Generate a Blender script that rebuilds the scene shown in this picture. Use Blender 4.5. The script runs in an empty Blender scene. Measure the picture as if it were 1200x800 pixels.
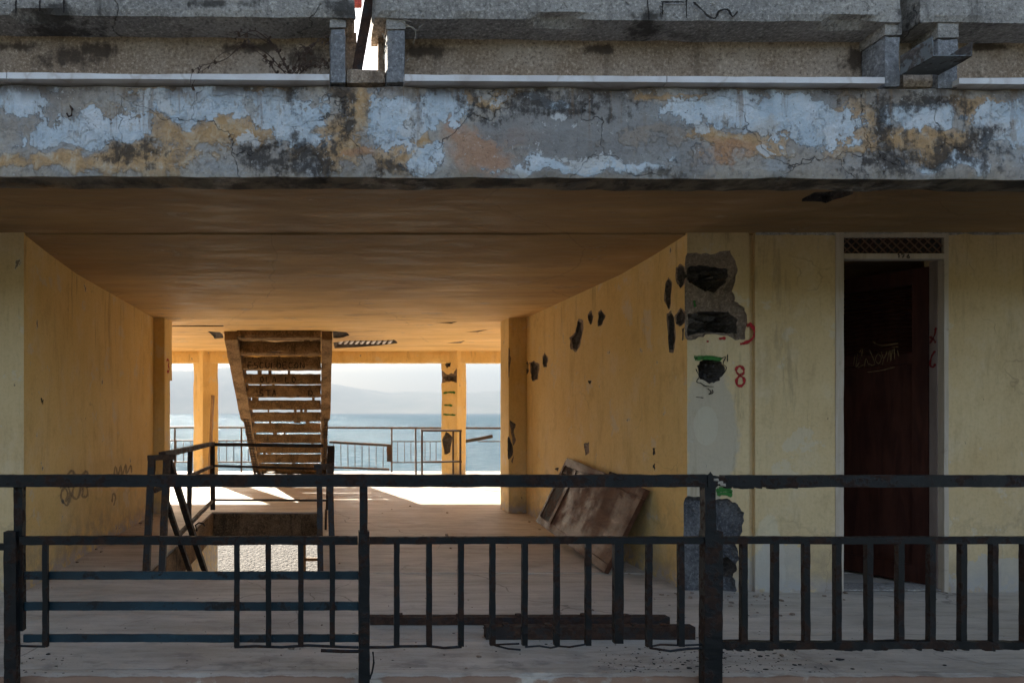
import bpy, bmesh, math, random
from mathutils import Vector, Matrix, noise as mnoise

S = bpy.context.scene
COL = S.collection
R = math.radians
random.seed(7)

# ------------------------------------------------------------------ camera
W_PX, F_PX, VX, VY, EYE = 1200.0, 760.0, 375.0, 483.0, 1.34
cd = bpy.data.cameras.new('camera')
cam = bpy.data.objects.new('camera', cd)
COL.objects.link(cam)
S.camera = cam
cam.location = (0, 0, EYE)
cam.rotation_euler = (R(90), 0, 0)
cd.sensor_width = 36.0
cd.lens = 36.0 * F_PX / W_PX
cd.shift_x = (600 - VX) / W_PX
cd.shift_y = (VY - 400) / W_PX
cd.clip_start = 0.05
cd.clip_end = 30000

# ------------------------------------------------------------------ sky, sun, exposure
SUN_EL, SUN_AZ = 24.0, -25.0
world = bpy.data.worlds.new('World')
S.world = world
world.use_nodes = True
wn = world.node_tree
sky = wn.nodes.new('ShaderNodeTexSky')
sky.sky_type = 'NISHITA'
sky.sun_disc = False
sky.sun_elevation = R(SUN_EL)
sky.sun_rotation = R(SUN_AZ)
sky.air_density = 0.8
sky.dust_density = 3.0
sky.ozone_density = 0.2
wn.links.new(sky.outputs[0], wn.nodes['Background'].inputs[0])
wn.nodes['Background'].inputs[1].default_value = 0.055
sl = bpy.data.lights.new('sun', 'SUN')
sun = bpy.data.objects.new('sun', sl)
COL.objects.link(sun)
sl.energy = 5.0
sl.angle = R(0.6)
sl.color = (1.0, 0.925, 0.80)
sdir = Vector((math.sin(R(SUN_AZ)) * math.cos(R(SUN_EL)), math.cos(R(SUN_AZ)) * math.cos(R(SUN_EL)), math.sin(R(SUN_EL))))
sun.rotation_euler = (-sdir).to_track_quat('-Z', 'Y').to_euler()
sun.location = (0, 0, 50)

S.render.engine = 'CYCLES'
S.view_settings.view_transform = 'Standard'
S.view_settings.look = 'None'
S.view_settings.exposure = 3.1
S.view_settings.gamma = 1.0
S.view_settings.use_curve_mapping = False
S.cycles.max_bounces = 12
S.cycles.diffuse_bounces = 10
S.cycles.glossy_bounces = 4
S.cycles.volume_bounces = 0
S.cycles.use_denoising = True
S.cycles.sample_clamp_indirect = 6.0

# ------------------------------------------------------------------ node helpers
class NT:
    """short-hand for building a material's nodes"""
    def __init__(self, name, rough=0.85, spec=0.3):
        self.m = bpy.data.materials.new(name)
        self.m.use_nodes = True
        self.t = self.m.node_tree
        self.b = self.t.nodes['Principled BSDF']
        self.b.inputs['Roughness'].default_value = rough
        self.b.inputs['Specular IOR Level'].default_value = spec
        g = self.t.nodes.new('ShaderNodeNewGeometry')
        self.pos = g.outputs['Position']
        self.nrm = g.outputs['Normal']
        self._sep = None
    def node(self, typ, **kw):
        n = self.t.nodes.new(typ)
        for k, v in kw.items():
            setattr(n, k, v)
        return n
    def put(self, sock, v):
        if isinstance(v, bpy.types.NodeSocket):
            self.t.links.new(v, sock)
        elif isinstance(v, (tuple, list)) and len(v) == 3 and sock.type == 'RGBA':
            sock.default_value = (*v, 1)
        else:
            sock.default_value = v
    def math(self, op, a, b=0.0, c=None, clamp=False):
        n = self.node('ShaderNodeMath', operation=op, use_clamp=clamp)
        self.put(n.inputs[0], a); self.put(n.inputs[1], b)
        if c is not None: self.put(n.inputs[2], c)
        return n.outputs[0]
    def add(self, a, b): return self.math('ADD', a, b)
    def mul(self, a, b): return self.math('MULTIPLY', a, b)
    def sub(self, a, b): return self.math('SUBTRACT', a, b)
    def maxi(self, a, b): return self.math('MAXIMUM', a, b)
    def xyz(self):
        if self._sep is None:
            n = self.node('ShaderNodeSeparateXYZ'); self.put(n.inputs[0], self.pos)
            self._sep = n.outputs
        return self._sep
    def stretch(self, s, off=(0, 0, 0)):
        n = self.node('ShaderNodeMapping'); self.put(n.inputs[0], self.pos)
        n.inputs['Scale'].default_value = s; n.inputs['Location'].default_value = off
        return n.outputs[0]
    def noise(self, scale, detail=5, rough=0.55, vec=None, dist=0.0):
        n = self.node('ShaderNodeTexNoise')
        self.put(n.inputs['Vector'], vec if vec is not None else self.pos)
        n.inputs['Scale'].default_value = scale; n.inputs['Detail'].default_value = detail
        n.inputs['Roughness'].default_value = rough; n.inputs['Distortion'].default_value = dist
        return n.outputs['Fac']
    def voro(self, scale, feature='DISTANCE_TO_EDGE', vec=None):
        n = self.node('ShaderNodeTexVoronoi', feature=feature)
        self.put(n.inputs['Vector'], vec if vec is not None else self.pos)
        n.inputs['Scale'].default_value = scale
        return n.outputs['Distance']
    def warp(self, amt, scale=3.0):
        n = self.node('ShaderNodeTexNoise'); self.put(n.inputs['Vector'], self.pos)
        n.inputs['Scale'].default_value = scale; n.inputs['Detail'].default_value = 4
        v = self.node('ShaderNodeVectorMath', operation='MULTIPLY_ADD')
        self.put(v.inputs[0], n.outputs['Color']); v.inputs[1].default_value = (amt,) * 3
        self.put(v.inputs[2], self.pos)
        return v.outputs[0]
    def step(self, v, lo, hi, a=0.0, b=1.0):
        n = self.node('ShaderNodeMapRange', interpolation_type='SMOOTHSTEP')
        self.put(n.inputs['Value'], v)
        n.inputs['From Min'].default_value = lo; n.inputs['From Max'].default_value = hi
        n.inputs['To Min'].default_value = a; n.inputs['To Max'].default_value = b
        return n.outputs[0]
    def ramp(self, v, stops):
        n = self.node('ShaderNodeValToRGB'); self.put(n.inputs[0], v)
        e = n.color_ramp.elements
        while len(e) < len(stops): e.new(0.5)
        for k, (p, c) in enumerate(stops):
            e[k].position = p; e[k].color = (*c, 1)
        return n.outputs[0]
    def mix(self, f, a, b, blend='MIX'):
        n = self.node('ShaderNodeMix', data_type='RGBA', blend_type=blend)
        self.put(n.inputs[0], f)
        self.put(n.inputs[6], a); self.put(n.inputs[7], b)
        return n.outputs[2]
    def blob(self, cx, cz, rx, rz, axes=('X', 'Z')):
        """1 at the centre falling to 0 at the rim of an ellipse"""
        s = getattr(self, 'bent', None) or self.xyz()
        a = self.mul(self.sub(s[axes[0]], cx), 1.0 / rx)
        b = self.mul(self.sub(s[axes[1]], cz), 1.0 / rz)
        d = self.math('SQRT', self.add(self.mul(a, a), self.mul(b, b)))
        return self.math('SUBTRACT', 1.0, d, clamp=True)
    def blobs(self, lst, axes=('X', 'Z')):
        o = None
        for q in lst:
            v = self.blob(*q, axes=axes)
            o = v if o is None else self.maxi(o, v)
        return o
    def bump(self, h, strength=0.4, dist=0.02, prev=None):
        n = self.node('ShaderNodeBump'); self.put(n.inputs['Height'], h)
        n.inputs['Strength'].default_value = strength; n.inputs['Distance'].default_value = dist
        if prev is not None: self.put(n.inputs['Normal'], prev)
        return n.outputs[0]
    def out(self, col=None, rough=None, normal=None, metal=None):
        if col is not None: self.put(self.b.inputs['Base Color'], col)
        if rough is not None: self.put(self.b.inputs['Roughness'], rough)
        if normal is not None: self.put(self.b.inputs['Normal'], normal)
        if metal is not None: self.put(self.b.inputs['Metallic'], metal)
        return self.m

# ------------------------------------------------------------------ pixel planning helpers (photo pixel on a plane y = Y)
def PX(px, Y): return (px - VX) * Y / F_PX
def PZ(py, Y): return EYE - (py - VY) * Y / F_PX
Y_RAIL, Y_BEAM, Y_WALL, Y_END, Y_COL = 3.22, 3.304, 4.84, 8.62, 13.3
Z_CEIL_WALK, Z_CEIL = 2.68, 2.595

# ------------------------------------------------------------------ materials
def mat_wall(name, base, light, dirt, seed=0.0, patches=None):
    m = NT(name, 0.8, 0.25)
    big = m.noise(0.8, 7, 0.62, m.stretch((1, 1, 1), (seed, seed, 0)))
    mid = m.noise(3.2, 8, 0.66, m.stretch((1, 1, 0.8), (seed, 2, seed)))
    streak = m.noise(3.4, 8, 0.68, m.stretch((1.7, 1.7, 0.42), (seed, 0, seed)))
    brush = m.noise(26, 5, 0.6, m.stretch((1.6, 1.6, 0.22), (0, seed, 0)))
    fine = m.noise(44, 5, 0.65)
    c = m.mix(m.step(big, 0.32, 0.68), base, light)
    c = m.mix(m.mul(m.step(mid, 0.50, 0.66), 0.45), c, tuple(0.55 * (x + y) for x, y in zip(light, (0.52, 0.46, 0.36))))
    c = m.mix(m.mul(m.step(mid, 0.45, 0.30), 0.40), c, dirt)
    c = m.mix(m.mul(m.step(streak, 0.50, 0.72), 0.50), c, dirt)
    c = m.mix(m.mul(m.step(brush, 0.48, 0.66), 0.09), c, dirt)
    c = m.mix(m.mul(m.step(fine, 0.45, 0.75), 0.22), c, tuple(0.7 * x for x in dirt))
    # rising damp and scuffs near the floor
    z = m.xyz()['Z']
    tide = m.add(z, m.mul(m.sub(m.noise(2.2, 6, 0.65), 0.5), 0.9))
    foot = m.mul(m.step(tide, 0.55, 0.02), m.step(m.noise(5, 7, 0.68), 0.34, 0.62))
    c = m.mix(m.mul(foot, 0.62), c, (0.25, 0.205, 0.155))
    line = m.mul(m.step(m.math('ABSOLUTE', m.sub(tide, 0.52)), 0.035, 0.0), m.step(mid, 0.40, 0.55))
    c = m.mix(m.mul(line, 0.25), c, (0.22, 0.16, 0.10))
    foot2 = m.mul(m.step(z, 0.17, 0.03), m.step(m.noise(11, 5, 0.65), 0.42, 0.53))
    c = m.mix(m.mul(foot2, 0.8), c, (0.36, 0.32, 0.29))
    # small knocks, each of its own shape, with a pale lip
    kv = m.noise(8.5, 4, 0.55, m.stretch((1, 1, 0.7), (seed + 3, 1, 2)))
    lip = m.step(kv, 0.685, 0.70); kn = m.step(kv, 0.715, 0.73)
    c = m.mix(m.mul(lip, 0.6), c, (0.55, 0.48, 0.36))
    c = m.mix(m.mul(kn, 0.8), c, (0.13, 0.10, 0.075))
    pk = m.step(m.noise(30, 3, 0.5, m.stretch((1, 1, 0.55), (seed, 6, 1))), 0.735, 0.76)
    c = m.mix(m.mul(pk, 0.7), c, (0.12, 0.085, 0.055))
    pv = m.noise(2.3, 8, 0.66, m.stretch((1, 1, 1), (seed + 9, 4, 2)))
    pale = m.step(pv, 0.60, 0.625)
    c = m.mix(m.mul(pale, 0.42), c, (0.58, 0.52, 0.40))
    dv = m.noise(5.5, 8, 0.7, m.stretch((1.6, 1.6, 0.16), (seed + 2, 7, 0)))
    drip = m.mul(m.step(dv, 0.56, 0.66), m.step(m.add(z, m.mul(m.sub(m.noise(1.8, 4), 0.5), 2.2)), 1.5, 2.6))
    c = m.mix(m.mul(drip, 0.5), c, tuple(0.62 * q for q in dirt))
    hair = m.step(m.voro(0.8, vec=m.warp(0.6, 2.2)), 0.0035, 0.0)
    c = m.mix(m.mul(m.mul(hair, m.step(m.noise(0.9, 3), 0.54, 0.62)), 0.4), c, (0.16, 0.11, 0.06))
    if patches: c = patches(m, c)
    h = m.add(m.mul(m.noise(22, 5, 0.65), 0.6), m.mul(m.noise(4, 4), 0.8))
    h = m.sub(m.add(h, m.mul(brush, 0.3)), m.add(m.mul(kn, 0.9), m.mul(pale, 0.25)))
    n = m.bump(m.sub(h, m.mul(pk, 0.5)), 0.5, 0.012)
    return m.out(c, m.step(fine, 0.3, 0.7, 0.7, 0.9), n)

OCHRE = mat_wall('ochre_plaster', (0.69, 0.465, 0.165), (0.74, 0.53, 0.225), (0.49, 0.30, 0.105), 0.0)

def pale_patches(m, c):
    f = m.step(m.add(m.blobs([(6.35, 0.95, 0.55, 0.75), (3.35, 0.25, 0.2, 0.5), (5.7, 1.8, 0.3, 0.4)]), m.mul(m.noise(3.5, 5, 0.6), 0.7)), 0.72, 0.80)
    c = m.mix(m.mul(f, 0.4), c, (0.62, 0.57, 0.42))
    n = m.noise(6, 8, 0.68)
    g = m.step(m.add(m.blobs([(2.92, 1.20, 0.26, 0.62), (2.85, 0.75, 0.18, 0.4)]), m.mul(m.sub(n, 0.5), 0.7)), 0.16, 0.30)
    c = m.mix(m.mul(g, 0.6), c, m.mix(n, (0.33, 0.30, 0.255), (0.46, 0.425, 0.36)))
    rd = m.step(m.add(m.blob(2.88, 1.24, 0.10, 0.16), m.mul(m.sub(n, 0.5), 0.2)), 0.05, 0.12)
    c = m.mix(m.mul(rd, 0.5), c, (0.55, 0.49, 0.36))
    w = m.noise(4.2, 9, 0.7, m.stretch((1.8, 1, 0.25), (1, 1, 6)))
    c = m.mix(m.mul(m.step(w, 0.55, 0.68), 0.45), c, (0.24, 0.18, 0.10))
    sp = m.step(m.add(m.blobs([(3.40, 0.18, 0.35, 0.30), (5.2, 0.12, 0.8, 0.22), (6.3, 0.7, 0.5, 0.4)]), m.mul(m.sub(n, 0.5), 1.2)), 0.32, 0.36)
    c = m.mix(m.mul(sp, 0.6), c, (0.42, 0.41, 0.385))
    return c
PALE = mat_wall('pale_yellow_plaster', (0.57, 0.405, 0.20), (0.63, 0.48, 0.265), (0.36, 0.25, 0.125), 5.0, pale_patches)

def mat_pilaster():
    def pp(m, c):
        f = m.step(m.add(m.blobs([(2.86, 1.0, 0.3, 0.62), (2.8, 1.45, 0.2, 0.3)]), m.mul(m.noise(5, 5), 0.5)), 0.62, 0.72)
        c = m.mix(m.mul(f, 0.45), c, (0.40, 0.38, 0.34))
        return c
    return mat_wall('pilaster_plaster', (0.57, 0.41, 0.16), (0.63, 0.48, 0.22), (0.36, 0.26, 0.12), 2.0, pp)
PILASTER = OCHRE

def mat_ceiling():
    m = NT('ceiling_paint', 0.75, 0.3)
    band = m.noise(1.6, 6, 0.62, m.stretch((0.28, 1.5, 1)))
    fine = m.noise(6, 6, 0.62, m.stretch((0.35, 1.8, 1)))
    c = m.ramp(band, [(0.30, (0.50, 0.30, 0.105)), (0.5, (0.66, 0.42, 0.155)), (0.68, (0.74, 0.49, 0.205))])
    c = m.mix(m.mul(m.step(fine, 0.5, 0.68), 0.45), c, (0.50, 0.36, 0.24))
    c = m.mix(m.mul(m.step(m.noise(2.2, 5, 0.6, m.stretch((0.5, 1.2, 1), (4, 2, 0))), 0.56, 0.70), 0.5), c, (0.28, 0.17, 0.09))
    # darker brown towards the walkway front, broken by noise
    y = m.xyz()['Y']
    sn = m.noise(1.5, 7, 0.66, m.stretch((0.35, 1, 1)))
    front_brown = m.mul(m.step(m.add(y, m.mul(m.sub(sn, 0.5), 5.0)), 8.8, 3.6), 0.85)
    c = m.mix(front_brown, c, m.ramp(fine, [(0.35, (0.13, 0.078, 0.040)), (0.55, (0.20, 0.122, 0.064)), (0.72, (0.33, 0.235, 0.15))]))
    pv = m.noise(2.4, 9, 0.68, m.stretch((0.8, 1.2, 1), (3, 9, 1)))
    c = m.mix(m.mul(m.step(pv, 0.635, 0.655), 0.55), c, (0.40, 0.33, 0.25))
    rimv = m.mul(m.step(m.math('ABSOLUTE', m.sub(pv, 0.64)), 0.010, 0.0), m.step(fine, 0.4, 0.5))
    c = m.mix(m.mul(rimv, 0.6), c, (0.11, 0.065, 0.035))
    spots = m.step(m.noise(26, 3, 0.5), 0.72, 0.75)
    c = m.mix(m.mul(spots, 0.6), c, (0.12, 0.075, 0.04))
    bx = m.math('ABSOLUTE', m.sub(m.math('FRACT', m.mul(m.add(m.xyz()['Y'], m.mul(m.noise(0.8, 2), 0.02)), 1.6)), 0.5))
    c = m.mix(m.mul(m.mul(m.step(bx, 0.010, 0.003), m.step(m.noise(0.7, 4, 0.6), 0.42, 0.6)), 0.35), c, (0.16, 0.095, 0.045))
    crack = m.step(m.voro(0.45, vec=m.warp(0.4, 1.3)), 0.004, 0.0)
    c = m.mix(m.mul(crack, 0.35), c, (0.12, 0.07, 0.03))
    n = m.bump(m.add(fine, m.mul(m.noise(14, 5), 0.5)), 0.3, 0.012)
    return m.out(c, m.step(fine, 0.35, 0.65, 0.55, 0.85), n)
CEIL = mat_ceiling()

def mat_concrete(name, a, b, dark, scale=1.0, pits=True, crack=0.5, stain=None, cracked=None):
    m = NT(name, 0.9, 0.2)
    big = m.noise(1.7 * scale, 6, 0.62)
    c = m.mix(m.step(big, 0.36, 0.66), a, b)
    agg = m.noise(58, 4, 0.75)
    c = m.mix(m.mul(m.step(agg, 0.53, 0.63), 0.60), c, tuple(min(1, 1.6 * x) for x in b))
    c = m.mix(m.mul(m.step(agg, 0.47, 0.36), 0.65), c, dark)
    c = m.mix(m.mul(m.step(m.noise(7, 8, 0.7), 0.54, 0.68), 0.4), c, tuple(0.6 * x for x in a))
    drip = m.noise(2.6, 6, 0.65, m.stretch((2.6, 2.6, 0.45), (3, 1, 0)))
    c = m.mix(m.mul(m.step(drip, 0.54, 0.72), 0.75), c, dark)
    ck = m.step(m.voro(1.0 * scale, vec=m.warp(0.5, 3.6)), 0.006, 0.0)
    cm = m.noise(0.9, 3)
    if cracked: cm = m.maxi(cm, m.mul(m.blobs(cracked), 1.2))
    ck = m.mul(ck, m.step(cm, 0.50, 0.58))
    if stain:
        se = m.add(m.sub(m.blobs(stain), 0.45), m.add(m.mul(m.sub(drip, 0.5), 1.6), m.mul(m.sub(m.noise(14, 7, 0.72), 0.5), 1.6)))
        c = m.mix(m.mul(m.step(se, -0.1, 0.4), 0.9), c, tuple(0.6 * x for x in dark))
    c = m.mix(m.mul(ck, 0.65 if crack else 0), c, (0.03, 0.026, 0.022))
    h = m.add(m.mul(agg, 0.55), m.mul(m.noise(9, 6, 0.65), 0.9))
    h = m.sub(h, m.mul(ck, 0.9 if crack else 0))
    if pits:
        p = m.step(m.noise(17, 3, 0.5), 0.70, 0.76)
        h = m.sub(h, m.mul(p, 0.8)); c = m.mix(m.mul(p, 0.6), c, dark)
    return m.out(c, None, m.bump(h, 0.75, 0.02))
def bq(Y, *q): return [(PX(a, Y), PZ(b, Y), c * Y / F_PX, d * Y / F_PX) for a, b, c, d in q]
CONCRETE = mat_concrete('weathered_concrete', (0.27, 0.25, 0.225), (0.40, 0.37, 0.33), (0.09, 0.08, 0.07), 1.0, True, 0.5,
    bq(3.27, (60, 15, 90, 20), (250, 4, 80, 12), (400, 10, 40, 30), (760, 20, 40, 20), (1065, 20, 30, 50)), bq(3.27, (150, 14, 120, 26), (830, 8, 110, 28), (1110, 15, 70, 40), (360, 12, 60, 16)))
CONCRETE_STAINED = mat_concrete('stained_recess_render', (0.29, 0.21, 0.145), (0.41, 0.325, 0.25), (0.105, 0.075, 0.055), 1.6, True, 0,
    bq(3.45, (85, 68, 70, 26), (110, 60, 50, 18), (20, 55, 60, 12), (360, 70, 60, 30), (300, 56, 90, 12), (500, 60, 60, 16), (700, 58, 40, 10), (1000, 70, 30, 30), (1160, 55, 60, 10)),
    bq(3.45, (640, 75, 160, 22), (1160, 75, 60, 24), (520, 75, 50, 22)))
CONCRETE_BLUE = mat_concrete('bare_block_concrete', (0.195, 0.195, 0.20), (0.275, 0.275, 0.275), (0.085, 0.083, 0.083))
BRICK_DARK = mat_concrete('dark_broken_masonry', (0.062, 0.052, 0.045), (0.115, 0.097, 0.083), (0.028, 0.024, 0.021), 2.6)
MASONRY = mat_concrete('broken_masonry', (0.20, 0.15, 0.112), (0.28, 0.215, 0.165), (0.085, 0.066, 0.05), 1.6)
MASONRY_GREY = mat_concrete('broken_grey_masonry', (0.075, 0.075, 0.080), (0.155, 0.152, 0.152), (0.028, 0.027, 0.027), 3.2)
STAIR_CONC = mat_concrete('stair_concrete', (0.125, 0.078, 0.040), (0.25, 0.162, 0.088), (0.024, 0.016, 0.010), 2.6)

def mat_marble():
    m = NT('ledge_marble', 0.55, 0.4)
    c = m.mix(m.step(m.noise(6, 5, 0.6), 0.35, 0.7), (0.62, 0.58, 0.56), (0.74, 0.72, 0.70))
    v = m.step(m.voro(1.4, vec=m.warp(0.3, 4)), 0.02, 0.0)
    c = m.mix(m.mul(v, 0.35), c, (0.35, 0.27, 0.2))
    c = m.mix(m.mul(m.step(m.noise(3, 5, 0.6, m.stretch((1.5, 1, 1), (7, 0, 0))), 0.56, 0.7), 0.45), c, (0.42, 0.34, 0.28))
    return m.out(c, None, m.bump(m.noise(20, 4), 0.15, 0.006))
MARBLE = mat_marble()

def mat_beam():
    """peeling paint over stained render: each coat has its own outline"""
    m = NT('peeling_beam_paint', 0.85, 0.25)
    Y = Y_BEAM
    bent = m.node('ShaderNodeSeparateXYZ')
    wv = m.node('ShaderNodeVectorMath', operation='SUBTRACT')
    m.put(wv.inputs[0], m.warp(0.34, 4.5)); wv.inputs[1].default_value = (0.17, 0.17, 0.17)
    m.put(bent.inputs[0], wv.outputs[0]); m.bent = bent.outputs
    def B(px, py, rx, ry): return (PX(px, Y), PZ(py, Y), 1.15 * rx * Y / F_PX, 1.15 * ry * Y / F_PX)
    n1 = m.noise(5.5, 10, 0.68, None, 0.3); n2 = m.noise(13, 9, 0.66, None, 0.4); n3 = m.noise(2.1, 8, 0.66, m.stretch((1, 1, 1), (11, 3, 5)))
    n4 = m.noise(34, 6, 0.65); n5 = m.noise(3.1, 9, 0.68, m.stretch((1, 1, 1), (3, 8, 1)), 0.3)
    edge = m.add(m.mul(m.sub(n1, 0.5), 1.2), m.add(m.mul(m.sub(n2, 0.5), 1.2), m.mul(m.sub(n4, 0.5), 0.5)))
    # bare render, in several tints
    c = m.ramp(n3, [(0.30, (0.22, 0.20, 0.18)), (0.44, (0.34, 0.30, 0.26)), (0.58, (0.43, 0.375, 0.31)), (0.74, (0.30, 0.295, 0.285))])
    c = m.mix(m.mul(m.step(n5, 0.48, 0.66), 0.65), c, (0.36, 0.385, 0.40))
    c = m.mix(m.mul(m.step(n5, 0.46, 0.32), 0.6), c, (0.33, 0.255, 0.175))
    c = m.mix(m.mul(m.step(n4, 0.42, 0.68), 0.5), c, (0.14, 0.13, 0.12))
    # ochre coat, thin and rubbed away
    oc = m.blobs([B(250, 150, 240, 40), B(390, 165, 80, 50), B(470, 180, 50, 40), B(1000, 150, 60, 55), B(860, 168, 150, 26),
                  B(1080, 165, 100, 40), B(60, 190, 170, 20), B(800, 110, 150, 10), B(220, 110, 120, 14), B(500, 165, 20, 50), B(560, 112, 90, 14), B(420, 120, 40, 40), B(150, 185, 120, 30), B(310, 110, 80, 16), B(1150, 120, 80, 30), B(760, 160, 60, 14)])
    oe = m.add(m.sub(oc, 0.42), edge)
    fo = m.add(m.mul(m.step(oe, -0.15, 0.35), 0.5), m.mul(m.step(oe, 0.02, 0.08), 0.45))
    ochre = m.ramp(n2, [(0.32, (0.36, 0.22, 0.105)), (0.5, (0.52, 0.315, 0.14)), (0.66, (0.58, 0.46, 0.32))])
    c = m.mix(m.mul(fo, 0.95), c, ochre)
    # rust coloured render
    ru = m.blobs([B(560, 180, 60, 38), B(615, 165, 40, 30), B(850, 178, 60, 16), B(535, 160, 20, 40), B(420, 180, 40, 10)])
    fr = m.step(m.add(m.sub(ru, 0.42), m.mul(edge, 0.8)), -0.15, 0.35)
    c = m.mix(m.mul(fr, 0.7), c, (0.48, 0.25, 0.135))
    # smooth cement patch
    cp = m.blobs([B(690, 150, 150, 60), B(740, 190, 130, 26)])
    fc = m.step(m.add(m.sub(cp, 0.30), m.mul(edge, 0.45)), 0.0, 0.06)
    c = m.mix(m.mul(fc, 0.75), c, m.ramp(n5, [(0.35, (0.20, 0.195, 0.19)), (0.65, (0.31, 0.30, 0.285))]))
    # pale blue coat: a worn wash, and whole areas with torn edges
    bl = m.blobs([B(885, 130, 140, 40), B(950, 150, 80, 34), B(240, 122, 130, 28), B(340, 132, 60, 34), B(520, 128, 46, 40), B(455, 140, 40, 50), B(150, 150, 46, 24),
                  B(345, 160, 45, 22), B(1070, 135, 60, 26), B(1180, 150, 60, 50), B(80, 155, 90, 26), B(20, 115, 60, 30), B(690, 198, 140, 12), B(500, 190, 30, 26),
                  B(640, 118, 40, 12), B(1110, 192, 90, 12)])
    be = m.add(m.sub(bl, 0.40), edge)
    wash = m.step(be, -0.30, 0.25)
    fb = m.step(be, 0.0, 0.03)
    blue = m.ramp(n1, [(0.32, (0.41, 0.49, 0.55)), (0.5, (0.54, 0.61, 0.655)), (0.66, (0.68, 0.71, 0.73))])
    blue = m.mix(m.mul(m.step(n4, 0.52, 0.66), 0.5), blue, (0.70, 0.71, 0.70))
    blue = m.mix(m.mul(m.step(n5, 0.54, 0.66), 0.6), blue, (0.46, 0.40, 0.33))
    blue = m.mix(m.mul(m.step(m.noise(7, 9, 0.7, m.stretch((1, 1, 0.6), (9, 9, 9))), 0.56, 0.62), 0.7), blue, (0.36, 0.32, 0.27))
    c = m.mix(m.mul(wash, 0.45), c, blue)
    c = m.mix(m.mul(fb, 0.9), c, blue)
    rim = m.mul(m.step(m.math('ABSOLUTE', be), 0.035, 0.0), m.step(n1, 0.44, 0.56))
    c = m.mix(m.mul(rim, 0.4), c, (0.20, 0.15, 0.10))
    # white flakes
    wh = m.blobs([B(690, 190, 110, 26), B(812, 160, 22, 30), B(655, 140, 40, 18), B(590, 112, 26, 12), B(900, 180, 26, 10), B(290, 165, 40, 20), B(480, 150, 40, 40), B(180, 120, 60, 20)])
    fw = m.step(m.add(m.sub(wh, 0.62), m.mul(m.sub(n2, 0.5), 2.2)), 0.02, 0.07)
    c = m.mix(m.mul(fw, 0.85), c, (0.60, 0.595, 0.575))
    # run-off and mould
    z = m.xyz()['Z']
    dr = m.noise(3.6, 9, 0.7, m.stretch((3.4, 1, 0.5), (2, 0, 7)))
    mo = m.blobs([B(360, 185, 70, 42), B(345, 110, 30, 36), B(395, 130, 20, 110), B(150, 180, 70, 22), B(1030, 195, 60, 34), B(1035, 140, 46, 95), B(1110, 180, 120, 44),
                  B(630, 120, 170, 34), B(1090, 118, 120, 28), B(790, 205, 60, 16), B(470, 195, 36, 26), B(300, 182, 60, 22), B(1150, 165, 60, 34)])
    mn = m.add(m.mul(m.sub(dr, 0.5), 1.5), m.add(m.mul(m.sub(n2, 0.5), 1.3), m.mul(m.sub(n4, 0.5), 0.9)))
    mn = m.add(mn, m.mul(m.sub(m.noise(20, 8, 0.75), 0.5), 1.8))
    fm = m.step(m.add(m.sub(mo, 0.46), mn), -0.10, 0.42)
    c = m.mix(m.mul(fm, 0.88), c, m.mix(n1, (0.022, 0.021, 0.022), (0.070, 0.055, 0.044)))
    grime = m.step(m.add(m.mul(m.sub(dr, 0.5), 1.2), m.mul(m.sub(n4, 0.5), 0.8)), 0.05, 0.40)
    c = m.mix(m.mul(grime, 0.6), c, (0.10, 0.09, 0.082))
    lip = m.mul(m.step(z, 2.90, 3.0), m.step(m.noise(6, 8, 0.68, m.stretch((1, 1, 0.6))), 0.40, 0.58))
    c = m.mix(m.mul(lip, 0.88), c, (0.085, 0.060, 0.042))
    rr = m.noise(4.4, 8, 0.7, m.stretch((3.0, 1, 0.22), (8, 2, 1)))
    rdrip = m.mul(m.step(rr, 0.55, 0.64), m.step(m.add(z, m.mul(m.sub(n1, 0.5), 0.5)), 2.62, 2.98))
    c = m.mix(m.mul(rdrip, 0.55), c, (0.20, 0.125, 0.07))
    pit = m.step(m.noise(48, 3, 0.6), 0.66, 0.70)
    c = m.mix(m.mul(pit, 0.55), c, (0.09, 0.08, 0.07))
    pale_fleck = m.step(m.noise(40, 4, 0.6, m.stretch((1, 1, 1), (4, 4, 9))), 0.64, 0.68)  # scattered small white specks
    c = m.mix(m.mul(pale_fleck, 0.45), c, (0.60, 0.58, 0.54))
    und_shade = m.mul(m.mul(m.step(z, 2.555, 2.535), m.step(m.xyz()['Y'], Y_BEAM + 0.004, Y_BEAM + 0.02)), m.step(m.noise(3, 7, 0.7), 0.30, 0.46))  # shade under the beam painted in as a near-black underside
    c = m.mix(m.mul(und_shade, 0.9), c, (0.022, 0.019, 0.017))
    foot = m.mul(m.step(z, 2.60, 2.53), m.step(n1, 0.42, 0.60))
    c = m.mix(m.mul(foot, 0.45), c, (0.30, 0.26, 0.19))
    ck = m.step(m.voro(1.5, vec=m.warp(0.5, 4.2)), 0.0045, 0.0)
    ck = m.mul(ck, m.step(m.noise(1.1, 3, 0.5, m.stretch((1, 1, 1), (5, 5, 5))), 0.50, 0.56))
    c = m.mix(m.mul(ck, 0.6), c, (0.07, 0.058, 0.048))
    h = m.add(m.mul(fo, 0.3), m.add(m.mul(fb, 0.5), m.mul(n4, 0.55)))
    h = m.sub(m.add(h, m.mul(n2, 0.7)), m.mul(ck, 1.0))
    return m.out(c, m.step(fb, 0, 1, 0.9, 0.62), m.bump(h, 1.0, 0.02))
BEAM = mat_beam()

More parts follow.
